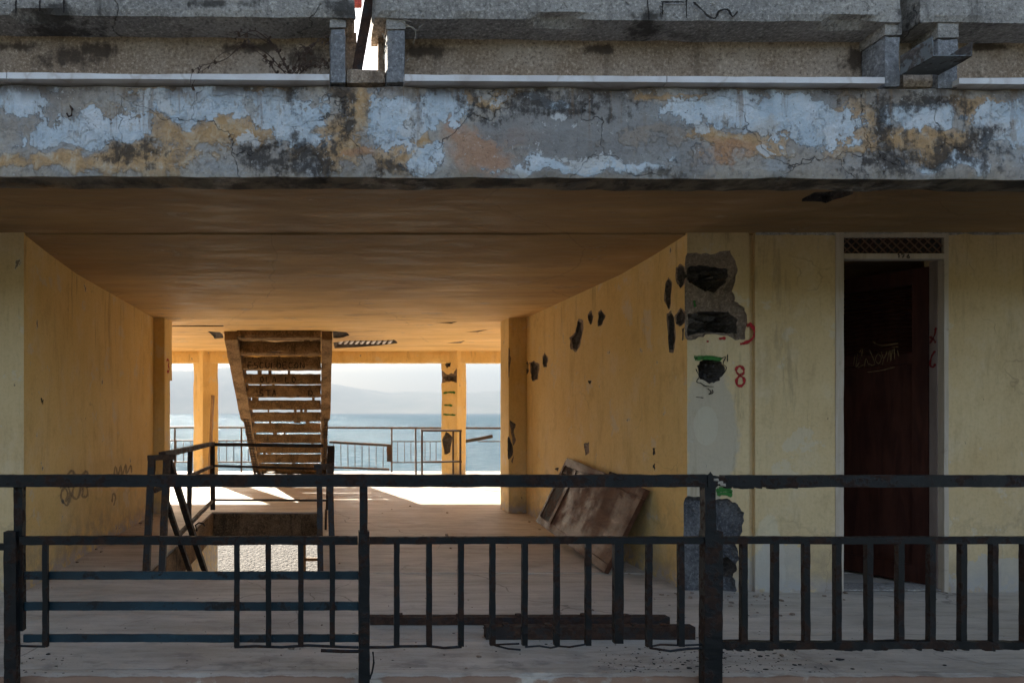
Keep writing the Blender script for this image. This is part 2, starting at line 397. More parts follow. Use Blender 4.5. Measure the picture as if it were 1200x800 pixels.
def mat_floor():
    m = NT('worn_floor_screed', 0.7, 0.35)
    st = m.noise(3.2, 7, 0.62, m.stretch((0.32, 1.5, 1)))
    st2 = m.noise(13, 5, 0.6, m.stretch((0.22, 1.4, 1)))
    c = m.ramp(st, [(0.28, (0.35, 0.305, 0.24)), (0.5, (0.475, 0.42, 0.345)), (0.7, (0.57, 0.51, 0.43))])
    c = m.mix(m.mul(m.step(st2, 0.48, 0.66), 0.24), c, (0.22, 0.19, 0.165))
    c = m.mix(m.mul(m.step(m.noise(1.6, 7, 0.66), 0.48, 0.66), 0.35), c, (0.27, 0.235, 0.20))
    c = m.mix(m.mul(m.step(m.noise(9, 6, 0.7), 0.56, 0.68), 0.30), c, (0.23, 0.20, 0.175))
    c = m.mix(m.mul(m.step(st2, 0.62, 0.70), 0.5), c, (0.52, 0.48, 0.43))
    sp = m.step(m.noise(28, 3, 0.6), 0.69, 0.74)
    c = m.mix(m.mul(sp, 0.55), c, (0.10, 0.085, 0.07))
    # board-marked joints running with the building front
    s = m.xyz()
    j = m.math('ABSOLUTE', m.sub(m.math('FRACT', m.mul(m.add(s['Y'], m.mul(m.noise(1.2, 2), 0.05)), 2.2)), 0.5))
    jf = m.mul(m.step(j, 0.014, 0.004), m.step(m.noise(1.4, 3, 0.5, m.stretch((0.5, 2, 1))), 0.42, 0.56))
    c = m.mix(m.mul(jf, 0.3), c, (0.12, 0.10, 0.085))
    ck = m.step(m.voro(0.6, vec=m.warp(0.5, 1.8)), 0.005, 0.0)
    c = m.mix(m.mul(m.mul(ck, m.step(m.noise(0.8, 3), 0.45, 0.55)), 0.7), c, (0.09, 0.075, 0.06))
    dirt = m.mul(m.step(s['Y'], 4.0, 3.32), m.step(m.noise(5.5, 6, 0.66, m.stretch((0.8, 1.4, 1))), 0.50, 0.64))
    c = m.mix(m.mul(dirt, 0.5), c, (0.13, 0.115, 0.10))
    # the worn front edge shows its red-brown body
    ed = m.step(m.add(s['Y'], m.mul(m.noise(7, 5, 0.6), 0.07)), 3.345, 3.335)
    c = m.mix(m.mul(ed, 0.85), c, (0.235, 0.125, 0.075))
    scr = m.noise(22, 4, 0.6, m.stretch((0.07, 1.3, 1), (2, 5, 0)))
    c = m.mix(m.mul(m.step(scr, 0.66, 0.70), 0.55), c, (0.60, 0.56, 0.51))
    scr2 = m.noise(18, 4, 0.6, m.stretch((0.10, 1.2, 1), (9, 1, 0)))
    c = m.mix(m.mul(m.step(scr2, 0.64, 0.69), 0.45), c, (0.17, 0.14, 0.12))
    c = m.mix(m.mul(m.step(m.noise(55, 4, 0.7), 0.56, 0.68), 0.35), c, (0.22, 0.19, 0.165))
    h = m.add(m.mul(st2, 0.5), m.add(m.mul(m.noise(30, 4), 0.35), m.mul(st, 0.6)))
    h = m.sub(h, jf)
    return m.out(c, m.step(st2, 0.35, 0.7, 0.5, 0.8), m.bump(h, 0.45, 0.012))
FLOOR = mat_floor()

def mat_metal(name, paint, rust, rust_at=0.55, rough=0.5):
    m = NT(name, rough, 0.3)
    n = m.noise(9, 7, 0.68); f = m.noise(42, 4, 0.6)
    r = m.step(m.add(m.mul(n, 0.8), m.mul(f, 0.25)), rust_at, rust_at + 0.07)
    c = m.mix(m.step(m.noise(3, 4), 0.35, 0.65), paint, tuple(0.62 * x for x in paint))
    c = m.mix(m.mul(m.step(f, 0.6, 0.72), 0.35), c, tuple(min(1, 2.4 * x + 0.01) for x in paint))
    c = m.mix(m.mul(r, 0.9), c, m.mix(m.step(f, 0.35, 0.65), rust, tuple(0.45 * x for x in rust)))
    return m.out(c, m.step(r, 0, 1, rough, 0.9), m.bump(m.add(m.mul(r, 0.6), m.mul(f, 0.5)), 0.5, 0.004))
RAIL_MAT = mat_metal('dark_flaking_rail_paint', (0.0042, 0.0060, 0.0074), (0.036, 0.016, 0.008), 0.52)
TEAL = mat_metal('teal_flat_bar_paint', (0.013, 0.036, 0.050), (0.035, 0.028, 0.024), 0.56, 0.42)
RUST_DARK = mat_metal('dark_rusty_steel', (0.03, 0.024, 0.022), (0.07, 0.034, 0.02), 0.48, 0.7)
STAIR_RAIL = mat_metal('rusty_stairwell_rail', (0.030, 0.027, 0.026), (0.085, 0.043, 0.022), 0.50, 0.6)
SEA_RAIL = mat_metal('thin_terrace_rail', (0.05, 0.045, 0.045), (0.10, 0.055, 0.035), 0.5, 0.5)
GALV = mat_metal('grey_zinc_sheet', (0.19, 0.205, 0.21), (0.13, 0.105, 0.09), 0.50, 0.55)

def mat_wood(name, a, b, rough=0.4, scuff=None, axis=(1, 1, 0.12), spec=0.5):
    m = NT(name, rough, spec)
    g = m.noise(16, 6, 0.6, m.stretch(axis), 0.6)
    c = m.mix(m.step(g, 0.35, 0.68), a, b)
    if scuff:
        s1 = m.step(m.noise(7, 9, 0.75, m.stretch((1, 0.6, 1.6), (2, 2, 2))), 0.57, 0.68)
        c = m.mix(m.mul(s1, 0.5), c, scuff)
    return m.out(c, m.step(m.noise(4, 8, 0.7), 0.38, 0.62, rough * 0.7, rough + 0.2), m.bump(m.add(g, m.noise(40, 4)), 0.25, 0.004))
DOOR_WOOD = mat_wood('dark_red_door_wood', (0.032, 0.0095, 0.006), (0.060, 0.019, 0.011), 0.55, None, (1, 1, 0.12), 0.15)
PANEL_WOOD = mat_wood('varnished_brown_panel', (0.066, 0.027, 0.014), (0.105, 0.046, 0.025), 0.50, (0.20, 0.12, 0.075), (1, 0.3, 1), 0.18)
FRAME_PAINT = mat_wood('cream_door_frame_paint', (0.42, 0.34, 0.25), (0.50, 0.42, 0.33), 0.6, (0.25, 0.18, 0.13))
JAMB_PAINT = mat_wood('grey_brown_reveal_paint', (0.22, 0.165, 0.14), (0.27, 0.21, 0.18), 0.7, (0.15, 0.11, 0.09))
DRIFT = mat_wood('bare_plank_wood', (0.20, 0.12, 0.06), (0.30, 0.19, 0.10), 0.8)

def mat_plain(name, c, rough=0.8):
    m = NT(name, rough, 0.2)
    k = m.mix(m.step(m.noise(30, 4), 0.35, 0.7), c, tuple(0.65 * x for x in c))
    return m.out(k)
def mat_spray(name, c, cover=1.0):
    m = NT(name, 0.8, 0.2)
    at = m.node('ShaderNodeAttribute'); at.attribute_name = 'core'
    v = m.add(at.outputs['Fac'], m.mul(m.sub(m.noise(70, 5, 0.7), 0.5), 0.9))
    al = m.add(m.mul(m.step(v, 0.05, 0.55), 0.55), m.mul(m.step(v, 0.30, 0.60), 0.45))
    al = m.mul(al, m.step(m.noise(7, 4, 0.6), 0.25, 0.5, 0.62 * cover, cover))
    m.put(m.b.inputs['Alpha'], al)
    return m.out(m.mix(m.step(m.noise(30, 4), 0.35, 0.7), c, tuple(0.7 * x for x in c)))
RED_SPRAY = mat_spray('red_spray_paint', (0.42, 0.025, 0.03))
DARK_RED_SPRAY = mat_spray('dark_red_spray_paint', (0.22, 0.016, 0.018))
GREEN_SPRAY = mat_spray('green_spray_paint', (0.045, 0.17, 0.035))
BLACK_SPRAY = mat_spray('black_spray_paint', (0.022, 0.017, 0.014))
GREY_SPRAY = mat_spray('blue_grey_spray_paint', (0.20, 0.18, 0.17), 0.5)
GOLD_SPRAY = mat_spray('dull_gold_marker', (0.20, 0.13, 0.06))
SOOT = mat_plain('loose_black_dirt', (0.035, 0.032, 0.03), 0.95)
DRY = mat_plain('dry_brown_stem', (0.085, 0.055, 0.040), 0.9)
STRAW = mat_plain('dry_straw_stem', (0.33, 0.29, 0.23), 0.9)
ROOM_PAINT = mat_plain('unlit_room_paint', (0.16, 0.11, 0.08), 0.9)
WHITE_SHEET = mat_plain('white_sheet', (0.75, 0.74, 0.72), 0.7)
RED_SHEET = mat_plain('dark_red_sheet', (0.16, 0.03, 0.03), 0.7)

def mat_ground():
    m = NT('beach_gravel', 0.95, 0.2)
    v = m.voro(7.5, 'F1'); v2 = m.voro(17, 'F1')
    c = m.ramp(m.noise(5, 6, 0.7), [(0.25, (0.04, 0.035, 0.030)), (0.5, (0.10, 0.091, 0.079)), (0.75, (0.17, 0.158, 0.140))])
    c = m.mix(m.mul(m.step(v, 0.35, 0.75), 0.7), c, (0.08, 0.07, 0.06))
    h = m.sub(1.0, m.add(v, m.mul(v2, 0.5)))
    return m.out(c, None, m.bump(h, 1.0, 0.14))
GROUND = mat_ground()

def mat_dark_ground():
    m = NT('dark_ground', 0.9, 0.2)
    c = m.mix(m.step(m.noise(1.3, 5), 0.35, 0.65), (0.045, 0.045, 0.047), (0.075, 0.073, 0.07))
    return m.out(c, None, m.bump(m.noise(60, 3), 0.4, 0.01))
DARK_GROUND = mat_dark_ground()

def mat_water():
    m = NT('sea_water', 0.3, 0.28)
    h = m.add(m.mul(m.noise(1.1, 7, 0.66, m.stretch((0.55, 1, 1)), 0.4), 0.8), m.mul(m.noise(3.5, 5, 0.6), 0.35))
    h = m.add(h, m.mul(m.noise(0.09, 3, 0.5), 1.2))
    c = m.mix(m.step(m.noise(0.02, 4), 0.35, 0.65), (0.020, 0.050, 0.072), (0.034, 0.072, 0.096))
    rp = m.noise(1.7, 7, 0.7, m.stretch((0.30, 1.0, 1)), 0.3)  # light and dark of the ripples put into the base colour
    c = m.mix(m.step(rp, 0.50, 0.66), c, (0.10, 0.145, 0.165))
    fo = m.step(m.noise(5.0, 5, 0.7, m.stretch((0.4, 1.0, 1))), 0.70, 0.74)
    c = m.mix(m.mul(fo, 0.5), c, (0.55, 0.57, 0.57))
    n = m.bump(h, 1.0, 1.1)
    df = m.node('ShaderNodeBsdfDiffuse'); m.put(df.inputs['Color'], c); m.put(df.inputs['Normal'], n)
    gl = m.node('ShaderNodeBsdfGlossy'); gl.inputs['Color'].default_value = (0.78, 0.86, 0.92, 1); gl.inputs['Roughness'].default_value = 0.22; m.put(gl.inputs['Normal'], n)
    mx = m.node('ShaderNodeMixShader'); mx.inputs[0].default_value = 0.045
    m.t.links.new(df.outputs[0], mx.inputs[1]); m.t.links.new(gl.outputs[0], mx.inputs[2])
    m.t.links.new(mx.outputs[0], m.t.nodes['Material Output'].inputs['Surface'])
    return m.m
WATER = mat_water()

def mat_blocker():
    m = NT('blocker_dark', 0.95, 0.1)
    return m.out(m.mix(m.step(m.noise(0.6, 7, 0.7), 0.35, 0.65), (0.018, 0.024, 0.012), (0.045, 0.05, 0.026)))
BLOCKER_DARK = mat_blocker()

def mat_hill():
    m = NT('scrub_hillside', 0.95, 0.1)
    c = m.ramp(m.noise(0.006, 7, 0.6), [(0.3, (0.11, 0.125, 0.09)), (0.55, (0.18, 0.175, 0.13)), (0.75, (0.27, 0.245, 0.19))])
    return m.out(c)
HILL = mat_hill()

# ------------------------------------------------------------------ mesh helpers
def nz(p, s, k=0.0):
    return mnoise.noise(Vector((p[0] * s + k, p[1] * s + k * 0.7, p[2] * s - k)))

class MB:
    def __init__(self):
        self.v = []; self.f = []; self.mi = []
    def quadgrid(self, o, u, w, nu, nw, amp=0.0, fs=6.0, seed=0.0):
        o, u, w = Vector(o), Vector(u), Vector(w)
        b = len(self.v)
        for j in range(nw + 1):
            for i in range(nu + 1):
                self.v.append(o + u * (i / nu) + w * (j / nw))
        for j in range(nw):
            for i in range(nu):
                a = b + j * (nu + 1) + i
                self.f.append((a, a + 1, a + nu + 2, a + nu + 1))
    def box(self, x0, x1, y0, y1, z0, z1):
        b = len(self.v)
        self.v += [Vector(p) for p in ((x0, y0, z0), (x1, y0, z0), (x1, y1, z0), (x0, y1, z0), (x0, y0, z1), (x1, y0, z1), (x1, y1, z1), (x0, y1, z1))]
        self.f += [tuple(b + k for k in q) for q in ((0, 3, 2, 1), (4, 5, 6, 7), (0, 1, 5, 4), (1, 2, 6, 5), (2, 3, 7, 6), (3, 0, 4, 7))]
        return self
    def rbox(self, x0, x1, y0, y1, z0, z1, cell=0.06, amp=0.004, edge=0.0, fs=5.0, seed=0.0, chip=0.0):
        """a box of small faces with uneven surfaces and worn edges; cell may be a triple"""
        cs = cell if isinstance(cell, (tuple, list)) else (cell,) * 3
        n = [max(1, int(round((b - a) / c))) for (a, b, c) in ((x0, x1, cs[0]), (y0, y1, cs[1]), (z0, z1, cs[2]))]
        X = [x0 + (x1 - x0) * i / n[0] for i in range(n[0] + 1)]
        Yv = [y0 + (y1 - y0) * i / n[1] for i in range(n[1] + 1)]
        Z = [z0 + (z1 - z0) * i / n[2] for i in range(n[2] + 1)]
        idx = {}
        cen = Vector(((x0 + x1) / 2, (y0 + y1) / 2, (z0 + z1) / 2))
        def vert(i, j, k):
            key = (i, j, k)
            if key in idx: return idx[key]
            p = Vector((X[i], Yv[j], Z[k]))
            d = [0, 0, 0]; onb = 0
            for a, (q, m_) in enumerate(((i, n[0]), (j, n[1]), (k, n[2]))):
                if q == 0: d[a] = -1; onb += 1
                elif q == m_: d[a] = 1; onb += 1
            dv = Vector(d)
            t = amp * (nz(p, fs, seed) + 0.5 * nz(p, fs * 2.7, seed + 5))
            p2 = p + dv * t
            if onb >= 2 and edge:
                e = edge * (0.45 + 0.55 * nz(p, fs * 1.6, seed + 9))
                c = nz(p, 2.3, seed + 21)
                if chip and c > 0.28: e += chip * (c - 0.28) * 2.2
                p2 -= dv * max(0, e)
            self.v.append(p2); idx[key] = len(self.v) - 1
            return idx[key]
        def face(a, b, c, d): self.f.append((a, b, c, d))
        for i in range(n[0]):
            for j in range(n[1]):
                face(vert(i, j, 0), vert(i, j + 1, 0), vert(i + 1, j + 1, 0), vert(i + 1, j, 0))
                k = n[2]; face(vert(i, j, k), vert(i + 1, j, k), vert(i + 1, j + 1, k), vert(i, j + 1, k))
        for i in range(n[0]):
            for k in range(n[2]):
                face(vert(i, 0, k), vert(i + 1, 0, k), vert(i + 1, 0, k + 1), vert(i, 0, k + 1))
                j = n[1]; face(vert(i, j, k), vert(i, j, k + 1), vert(i + 1, j, k + 1), vert(i + 1, j, k))
        for j in range(n[1]):
            for k in range(n[2]):
                face(vert(0, j, k), vert(0, j, k + 1), vert(0, j + 1, k + 1), vert(0, j + 1, k))
                i = n[0]; face(vert(i, j, k), vert(i, j + 1, k), vert(i, j + 1, k + 1), vert(i, j, k + 1))
        return self
    def bar(self, p0, p1, w, h, up=(0, 0, 1), seg=0.05, amp=0.0, seed=0.0):
        """rectangular bar; w across, h along 'up'"""
        p0, p1 = Vector(p0), Vector(p1)
        L = (p1 - p0).length; t = (p1 - p0).normalized()
        upv = Vector(up)
        sd = t.cross(upv)
        if sd.length < 1e-4: sd = t.cross(Vector((0, 1, 0)))
        sd.normalize(); u2 = sd.cross(t).normalized()
        n = max(1, int(L / seg)) if amp else 1
        b = len(self.v)
        for i in range(n + 1):
            c = p0 + t * (L * i / n)
            off = sd * (amp * 0.6 * nz(c, 3, seed)) + u2 * (amp * 0.6 * nz(c, 3, seed + 7))
            for (a, e) in ((-1, -1), (1, -1), (1, 1), (-1, 1)):
                q = c + sd * (a * w / 2) + u2 * (e * h / 2) + off
                if amp: q += (sd * nz(q, 22, seed) + u2 * nz(q, 22, seed + 3)) * amp * 0.6
                self.v.append(q)
        for i in range(n):
            for k in range(4):
                a0 = b + i * 4 + k; a1 = b + i * 4 + (k + 1) % 4
                self.f.append((a0, a1, a1 + 4, a0 + 4))
        self.f.append((b + 3, b + 2, b + 1, b)); e = b + n * 4
        self.f.append((e, e + 1, e + 2, e + 3))
        return self
    def tube(self, pts, r, n=6, taper=None):
        pts = [Vector(p) for p in pts]
        b = len(self.v)
        for i, p in enumerate(pts):
            t = (pts[min(i + 1, len(pts) - 1)] - pts[max(i - 1, 0)]).normalized()
            a = t.cross(Vector((0, 0, 1)))
            if a.length < 1e-3: a = t.cross(Vector((1, 0, 0)))
            a.normalize(); c = a.cross(t)
            rr = r if taper is None else r + (taper - r) * i / max(1, len(pts) - 1)
            for k in range(n):
                th = 2 * math.pi * k / n
                self.v.append(p + (a * math.cos(th) + c * math.sin(th)) * rr)
        for i in range(len(pts) - 1):
            for k in range(n):
                a0 = b + i * n + k; a1 = b + i * n + (k + 1) % n
                self.f.append((a0, a1, a1 + n, a0 + n))
        self.f.append(tuple(b + k for k in range(n - 1, -1, -1)))
        e = b + (len(pts) - 1) * n
        self.f.append(tuple(e + k for k in range(n)))
        return self
    def prism(self, ring, depth):
        """closed solid from a ring of points swept by a vector"""
        ring = [Vector(p) for p in ring]; d = Vector(depth)
        b = len(self.v); n = len(ring)
        self.v += ring + [p + d for p in ring]
        for k in range(n):
            k2 = (k + 1) % n
            self.f.append((b + k, b + k2, b + n + k2, b + n + k))
        self.f.append(tuple(b + k for k in range(n - 1, -1, -1)))
        self.f.append(tuple(b + n + k for k in range(n)))
        return self
    def build(self, name, mat, parent=None, bevel=0.0, smooth=False, fix=False):
        me = bpy.data.meshes.new(name)
        o = bpy.data.objects.new(name, me)
        off = Vector((0, 0, 0))
        if parent is not None:
            off = world_loc(parent)
        me.from_pydata([tuple(v - off) for v in self.v], [], self.f)
        me.materials.append(mat)
        if fix:
            bm = bmesh.new(); bm.from_mesh(me); bmesh.ops.recalc_face_normals(bm, faces=bm.faces); bm.to_mesh(me); bm.free()
        if smooth:
            me.shade_smooth()
        me.update()
        COL.objects.link(o)
        if parent is not None: o.parent = parent
        if bevel:
            bv = o.modifiers.new('bevel', 'BEVEL'); bv.width = bevel; bv.segments = 2; bv.limit_method = 'ANGLE'; bv.angle_limit = R(40)
        return o

def world_loc(o):
    v = Vector((0, 0, 0))
    while o is not None:
        v += Vector(o.location); o = o.parent
    return v

def tag(o, label, cat, group=None):
    o['label'] = label; o['category'] = cat
    if group: o['group'] = group
    return o
def struct(o):
    o['kind'] = 'structure'; return o
def empty(name, loc):
    o = bpy.data.objects.new(name, None); COL.objects.link(o); o.location = loc; o.empty_display_size = 0.1
    return o

def jitter_ring(pts, seed=0, sub=4, amp=0.012):
    """2-D outline -> ragged outline"""
    out = []
    n = len(pts); rnd = random.Random(seed)
    for i in range(n):
        a, b = pts[i], pts[(i + 1) % n]
        for k in range(sub):
            t = k / sub
            j = amp if k else amp * 0.4
            out.append((a[0] + (b[0] - a[0]) * t + rnd.uniform(-j, j), a[1] + (b[1] - a[1]) * t + rnd.uniform(-j, j)))
    return out

def cutter(outline, fn, depth, seed=0, rough=0.3, out=0.05):
    """closed ragged plug: fn(a, b, d) gives the point at depth d (d<0 outside the wall)"""
    rnd = random.Random(seed)
    cx = sum(p[0] for p in outline) / len(outline); cy = sum(p[1] for p in outline) / len(outline)
    mb = MB(); n = len(outline)
    rings = [(1.0, -out, 0), (1.0, 0.0, 0), (0.95, depth * 0.55, 0.5), (0.84, depth * 0.9, 0.6), (0.66, depth, 0.7), (0.46, depth * 0.95, 0.8), (0.24, depth, 0.8)]
    for (s, d, j) in rings:
        for p in outline:
            js = s * (1 + rnd.uniform(-0.09, 0.09) * (j > 0.55))
            mb.v.append(Vector(fn(cx + (p[0] - cx) * js, cy + (p[1] - cy) * js, d * (1 + rnd.uniform(-j, j) * rough * 2))))
    for r in range(len(rings) - 1):
        for k in range(n):
            k2 = (k + 1) % n
            mb.f.append((r * n + k, r * n + k2, (r + 1) * n + k2, (r + 1) * n + k))
    mb.v.append(Vector(fn(cx, cy, depth))); c = len(mb.v) - 1
    e = (len(rings) - 1) * n
    for k in range(n): mb.f.append((e + k, e + (k + 1) % n, c))
    mb.v.append(Vector(fn(cx, cy, -out))); c = len(mb.v) - 1
    for k in range(n): mb.f.append(((k + 1) % n, k, c))
    return mb

def solid_volume(me):
    bm = bmesh.new(); bm.from_mesh(me); v = abs(bm.calc_volume(signed=True)); bm.free()
    return v

def carve(target, mbs, mat):
    """cut the plugs out of the wall and give the broken faces their own material"""
    for mb in mbs:
        v0 = solid_volume(target.data)
        done = False
        for attempt in range(8):
            rj = random.Random(attempt)
            mb2 = MB(); mb2.f = mb.f
            k = 0.0006 * attempt
            mb2.v = [v + Vector((rj.uniform(-k, k), rj.uniform(-k, k), rj.uniform(-k, k))) for v in mb.v]
            c = mb2.build('plug', mat, fix=True)
            vc = solid_volume(c.data)
            md = target.modifiers.new('cut', 'BOOLEAN'); md.operation = 'DIFFERENCE'; md.object = c; md.solver = 'EXACT'; md.material_mode = 'TRANSFER'
            md.use_self = attempt % 2 == 1
            bpy.context.view_layer.update()
            me = bpy.data.meshes.new_from_object(target.evaluated_get(bpy.context.evaluated_depsgraph_get()))
            v1 = solid_volume(me)
            target.modifiers.clear()
            cm = c.data; bpy.data.objects.remove(c); bpy.data.meshes.remove(cm)
            if v0 - 1.3 * vc - 1e-4 < v1 < v0 - 1e-7:
                old = target.data
                target.data = me; nm = old.name; bpy.data.meshes.remove(old); me.name = nm
                done = True
                break
            bpy.data.meshes.remove(me)
        if not done: print('CARVE FAILED', target.name, tuple(round(x, 2) for x in mb.v[0]))

def strokes(name, lines, fn, width, mat, parent, off=0.003):
    """painted lines: flat ribbons lying on a surface; fn(a, b, d) maps 2-D to 3-D"""
    mb = MB(); layer = 0; core = []
    for pts in lines:
        # smooth the hand-drawn line
        sm = []
        for i in range(len(pts) - 1):
            p0 = pts[max(i - 1, 0)]; p1 = pts[i]; p2 = pts[i + 1]; p3 = pts[min(i + 2, len(pts) - 1)]
            for k in range(4):
                t = k / 4
                sm.append(tuple(0.5 * ((2 * p1[a]) + (-p0[a] + p2[a]) * t + (2 * p0[a] - 5 * p1[a] + 4 * p2[a] - p3[a]) * t * t + (-p0[a] + 3 * p1[a] - 3 * p2[a] + p3[a]) * t ** 3) for a in (0, 1)))
        sm.append(pts[-1])
        d = -(off + layer * 0.0006); layer += 1
        b = len(mb.v); L_ = len(sm)
        for i, p in enumerate(sm):
            q0 = sm[max(i - 1, 0)]; q1 = sm[min(i + 1, len(sm) - 1)]
            tx, ty = q1[0] - q0[0], q1[1] - q0[1]; L = math.hypot(tx, ty) or 1
            wv = width * (0.85 + 0.22 * math.sin(i * 0.9 + layer) + 0.12 * math.sin(i * 2.3))
            if i in (0, L_ - 1): wv *= 0.6
            nx, ny = -ty / L * wv, tx / L * wv
            mb.v.append(Vector(fn(p[0] + nx, p[1] + ny, d))); mb.v.append(Vector(fn(p[0], p[1], d))); mb.v.append(Vector(fn(p[0] - nx, p[1] - ny, d)))
            core += [0.0, 1.0, 0.0]
        for i in range(len(sm) - 1):
            a = b + i * 3
            mb.f.append((a, a + 1, a + 4, a + 3)); mb.f.append((a + 1, a + 2, a + 5, a + 4))
    o = mb.build(name, mat, parent)
    at = o.data.attributes.new('core', 'FLOAT', 'POINT')
    at.data.foreach_set('value', core)
    return o

def on_front(Y):      # photo pixels on a plane facing the camera at depth Y, d into the wall
    return lambda px, py, d: (PX(px, Y), Y + d, PZ(py, Y))
def on_right(X):      # photo pixels on the side wall x = X that faces -x
    def f(px, py, d):
        Y = X * F_PX / (px - VX)
        return (X + d, Y, PZ(py, Y))
    return f
def on_left(X):       # photo pixels on the side wall x = X (negative) that faces +x
    def f(px, py, d):
        Y = X * F_PX / (px - VX)
        return (X - d, Y, PZ(py, Y))
    return f
def warp_outline(pts, fn2):  return [fn2(*p) for p in pts]

# ================================================================== SETTING
# ground: one sheet, level round the building, dipping under the sea
Z_G, Z_SEA = -3.7, -4.75
ys = [-9000, -400, -60, -20, 0, 6, 12, 18, 24, 30, 36, 44, 55, 80, 200, 2400, 9000]
xs = [-9000, -800, -100, -30, -15, -8, -4, 0, 4, 8, 15, 30, 100, 800, 9000]
g = MB()
for y in ys:
    z = Z_G - max(0, min(1, (y - 26) / 30)) * 3.2
    for x in xs:
        g.v.append(Vector((x, y, z + (0.10 * nz((x, y, 0), 0.13) if -60 < y < 40 else 0))))
nx = len(xs)
for j in range(len(ys) - 1):
    for i in range(nx - 1):
        a = j * nx + i; g.f.append((a, a + 1, a + nx + 1, a + nx))
struct(g.build('ground', GROUND))
rd = MB()  # unseen dark sheet added to cut sunlit bounce onto the front
rd.quadgrid((-400, -60, Z_G + 0.16), (800, 0, 0), (0, 62.6, 0), 8, 8)
struct(rd.build('unseen_dark_ground', DARK_GROUND))
hs = MB()  # unseen slope added behind the camera to block low sky light
NX_, NY_ = 60, 16
for j in range(NY_ + 1):
    t = j / NY_
    for i in range(NX_ + 1):
        x = -260 + 520 * i / NX_
        y = -22 - 46 * t
        z = Z_G - 0.6 + 17.5 * (3 * t * t - 2 * t ** 3) + 1.6 * t * nz((x, y, 0), 0.05) + 0.7 * nz((x, y, 0), 0.2) * t
        hs.v.append(Vector((x, y, z)))
for j in range(NY_):
    for i in range(NX_):
        a = j * (NX_ + 1) + i; hs.f.append((a, a + NX_ + 1, a + NX_ + 2, a + 1))
struct(hs.build('unseen_sky_blocker', BLOCKER_DARK, smooth=True))
w = MB()
w.quadgrid((-9000, 31, Z_SEA), (18000, 0, 0), (0, 8900, 0), 6, 6)
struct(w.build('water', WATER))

# hills across the bay
def hill_h(px):
    pts = [(-900, 440), (-400, 425), (0, 438), (120, 428), (215, 434), (280, 429), (345, 440), (390, 449), (430, 456), (450, 460), (470, 458), (500, 459.5), (530, 461), (560, 459), (590, 456), (700, 450), (900, 458), (1300, 440), (2300, 450)]
    for (a, b), (c, d) in zip(pts, pts[1:]):
        if a <= px <= c:
            t = (px - a) / (c - a); t = t * t * (3 - 2 * t)
            return b + (d - b) * t
    return 445
h = MB(); NXH, NYH = 130, 14
Y0H, Y1H = 3300.0, 5600.0
for j in range(NYH + 1):
    t = j / NYH
    for i in range(NXH + 1):
        px = -900 + 3200 * i / NXH
        yr = Y0H + (4400 - Y0H) * min(1, t / 0.65) + max(0, (t - 0.65) / 0.35) * (Y1H - 4400)
        x = (px - VX) * 4400 / F_PX
        top = (VY - hill_h(px)) * 4400 / F_PX
        up = math.sin(min(1, t / 0.65) * math.pi / 2) ** 1.2 if t < 0.65 else math.cos((t - 0.65) / 0.35 * math.pi / 2)
        z = Z_SEA - 3 + (top + 5) * up
        z += 14 * up * (nz((x, yr, 0), 0.004) + 0.5 * nz((x, yr, 0), 0.011)) * (0.35 if abs(t - 0.65) < 0.1 else 1)
        h.v.append(Vector((x, yr + 120 * nz((x, 0, 0), 0.002), z)))
for j in range(NYH):
    for i in range(NXH):
        a = j * (NXH + 1) + i; h.f.append((a, a + 1, a + NXH + 2, a + NXH + 1))
struct(h.build('hills', HILL, smooth=True))

# haze over the bay
hz = MB().box(-7000, 7000, -700, 7000, -8.5, 420)
ho = hz.build('haze', FLOOR)
hm = bpy.data.materials.new('sea_haze'); hm.use_nodes = True
hm.node_tree.nodes.remove(hm.node_tree.nodes['Principled BSDF'])
pv = hm.node_tree.nodes.new('ShaderNodeVolumePrincipled')
pv.inputs['Color'].default_value = (0.222, 0.262, 0.310, 1)
pv.inputs['Density'].default_value = 0.00047
pv.inputs['Anisotropy'].default_value = 0.0
hm.node_tree.links.new(pv.outputs[0], hm.node_tree.nodes['Material Output'].inputs['Volume'])
ho.data.materials.clear(); ho.data.materials.append(hm)
ho['kind'] = 'stuff'
hm.cycles.homogeneous_volume = True

# floor with the stairwell opening
FX0, FX1, FY0, FY1, FT = -9.0, 11.0, 3.29, 14.75, 0.34
HX0, HX1, HY0, HY1 = -1.45, 0.03, 5.42, 8.72
fl = MB()
fl.rbox(FX0, FX1, FY0, HY0, -FT, 0, (0.05, 0.05, 0.17), 0.0025, 0.012, 4.0, 1.0, 0.02)
fl.rbox(FX0, HX0, HY0, HY1, -FT, 0, (0.4, 0.4, 0.17), 0.0)
fl.rbox(HX1, FX1, HY0, HY1, -FT, 0, (0.4, 0.4, 0.17), 0.0)
fl.rbox(FX0, FX1, HY1, FY1, -FT, 0, (0.4, 0.4, 0.17), 0.0)
struct(fl.build('floor', FLOOR))
# stained render on the sides of the opening, set proud of the slab
wl = MB()
wl.rbox(HX0, HX1, HY1 - 0.025, HY1 - 0.002, -FT - 0.01, -0.015, 0.06, 0.004, 0.01, 6, 2)
wl.rbox(HX0 + 0.002, HX0 + 0.025, HY0, HY1 - 0.03, -FT - 0.01, -0.015, 0.06, 0.004, 0.01, 6, 3)
wl.rbox(HX1 - 0.025, HX1 - 0.002, HY0, HY1 - 0.03, -FT - 0.01, -0.015, 0.06, 0.004, 0.01, 6, 4)
struct(wl.build('opening_lining_wall', STAIR_CONC))

# ceiling slabs with the stair opening
SX0, SX1, SY0, SY1 = -1.52, 0.20, 10.15, 10.75
c1 = MB().rbox(FX0, FX1, 3.46, 4.86, Z_CEIL_WALK, 2.96, (0.1, 0.1, 0.26), 0.004, 0, 3, 5)
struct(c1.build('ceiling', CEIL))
c2 = MB()
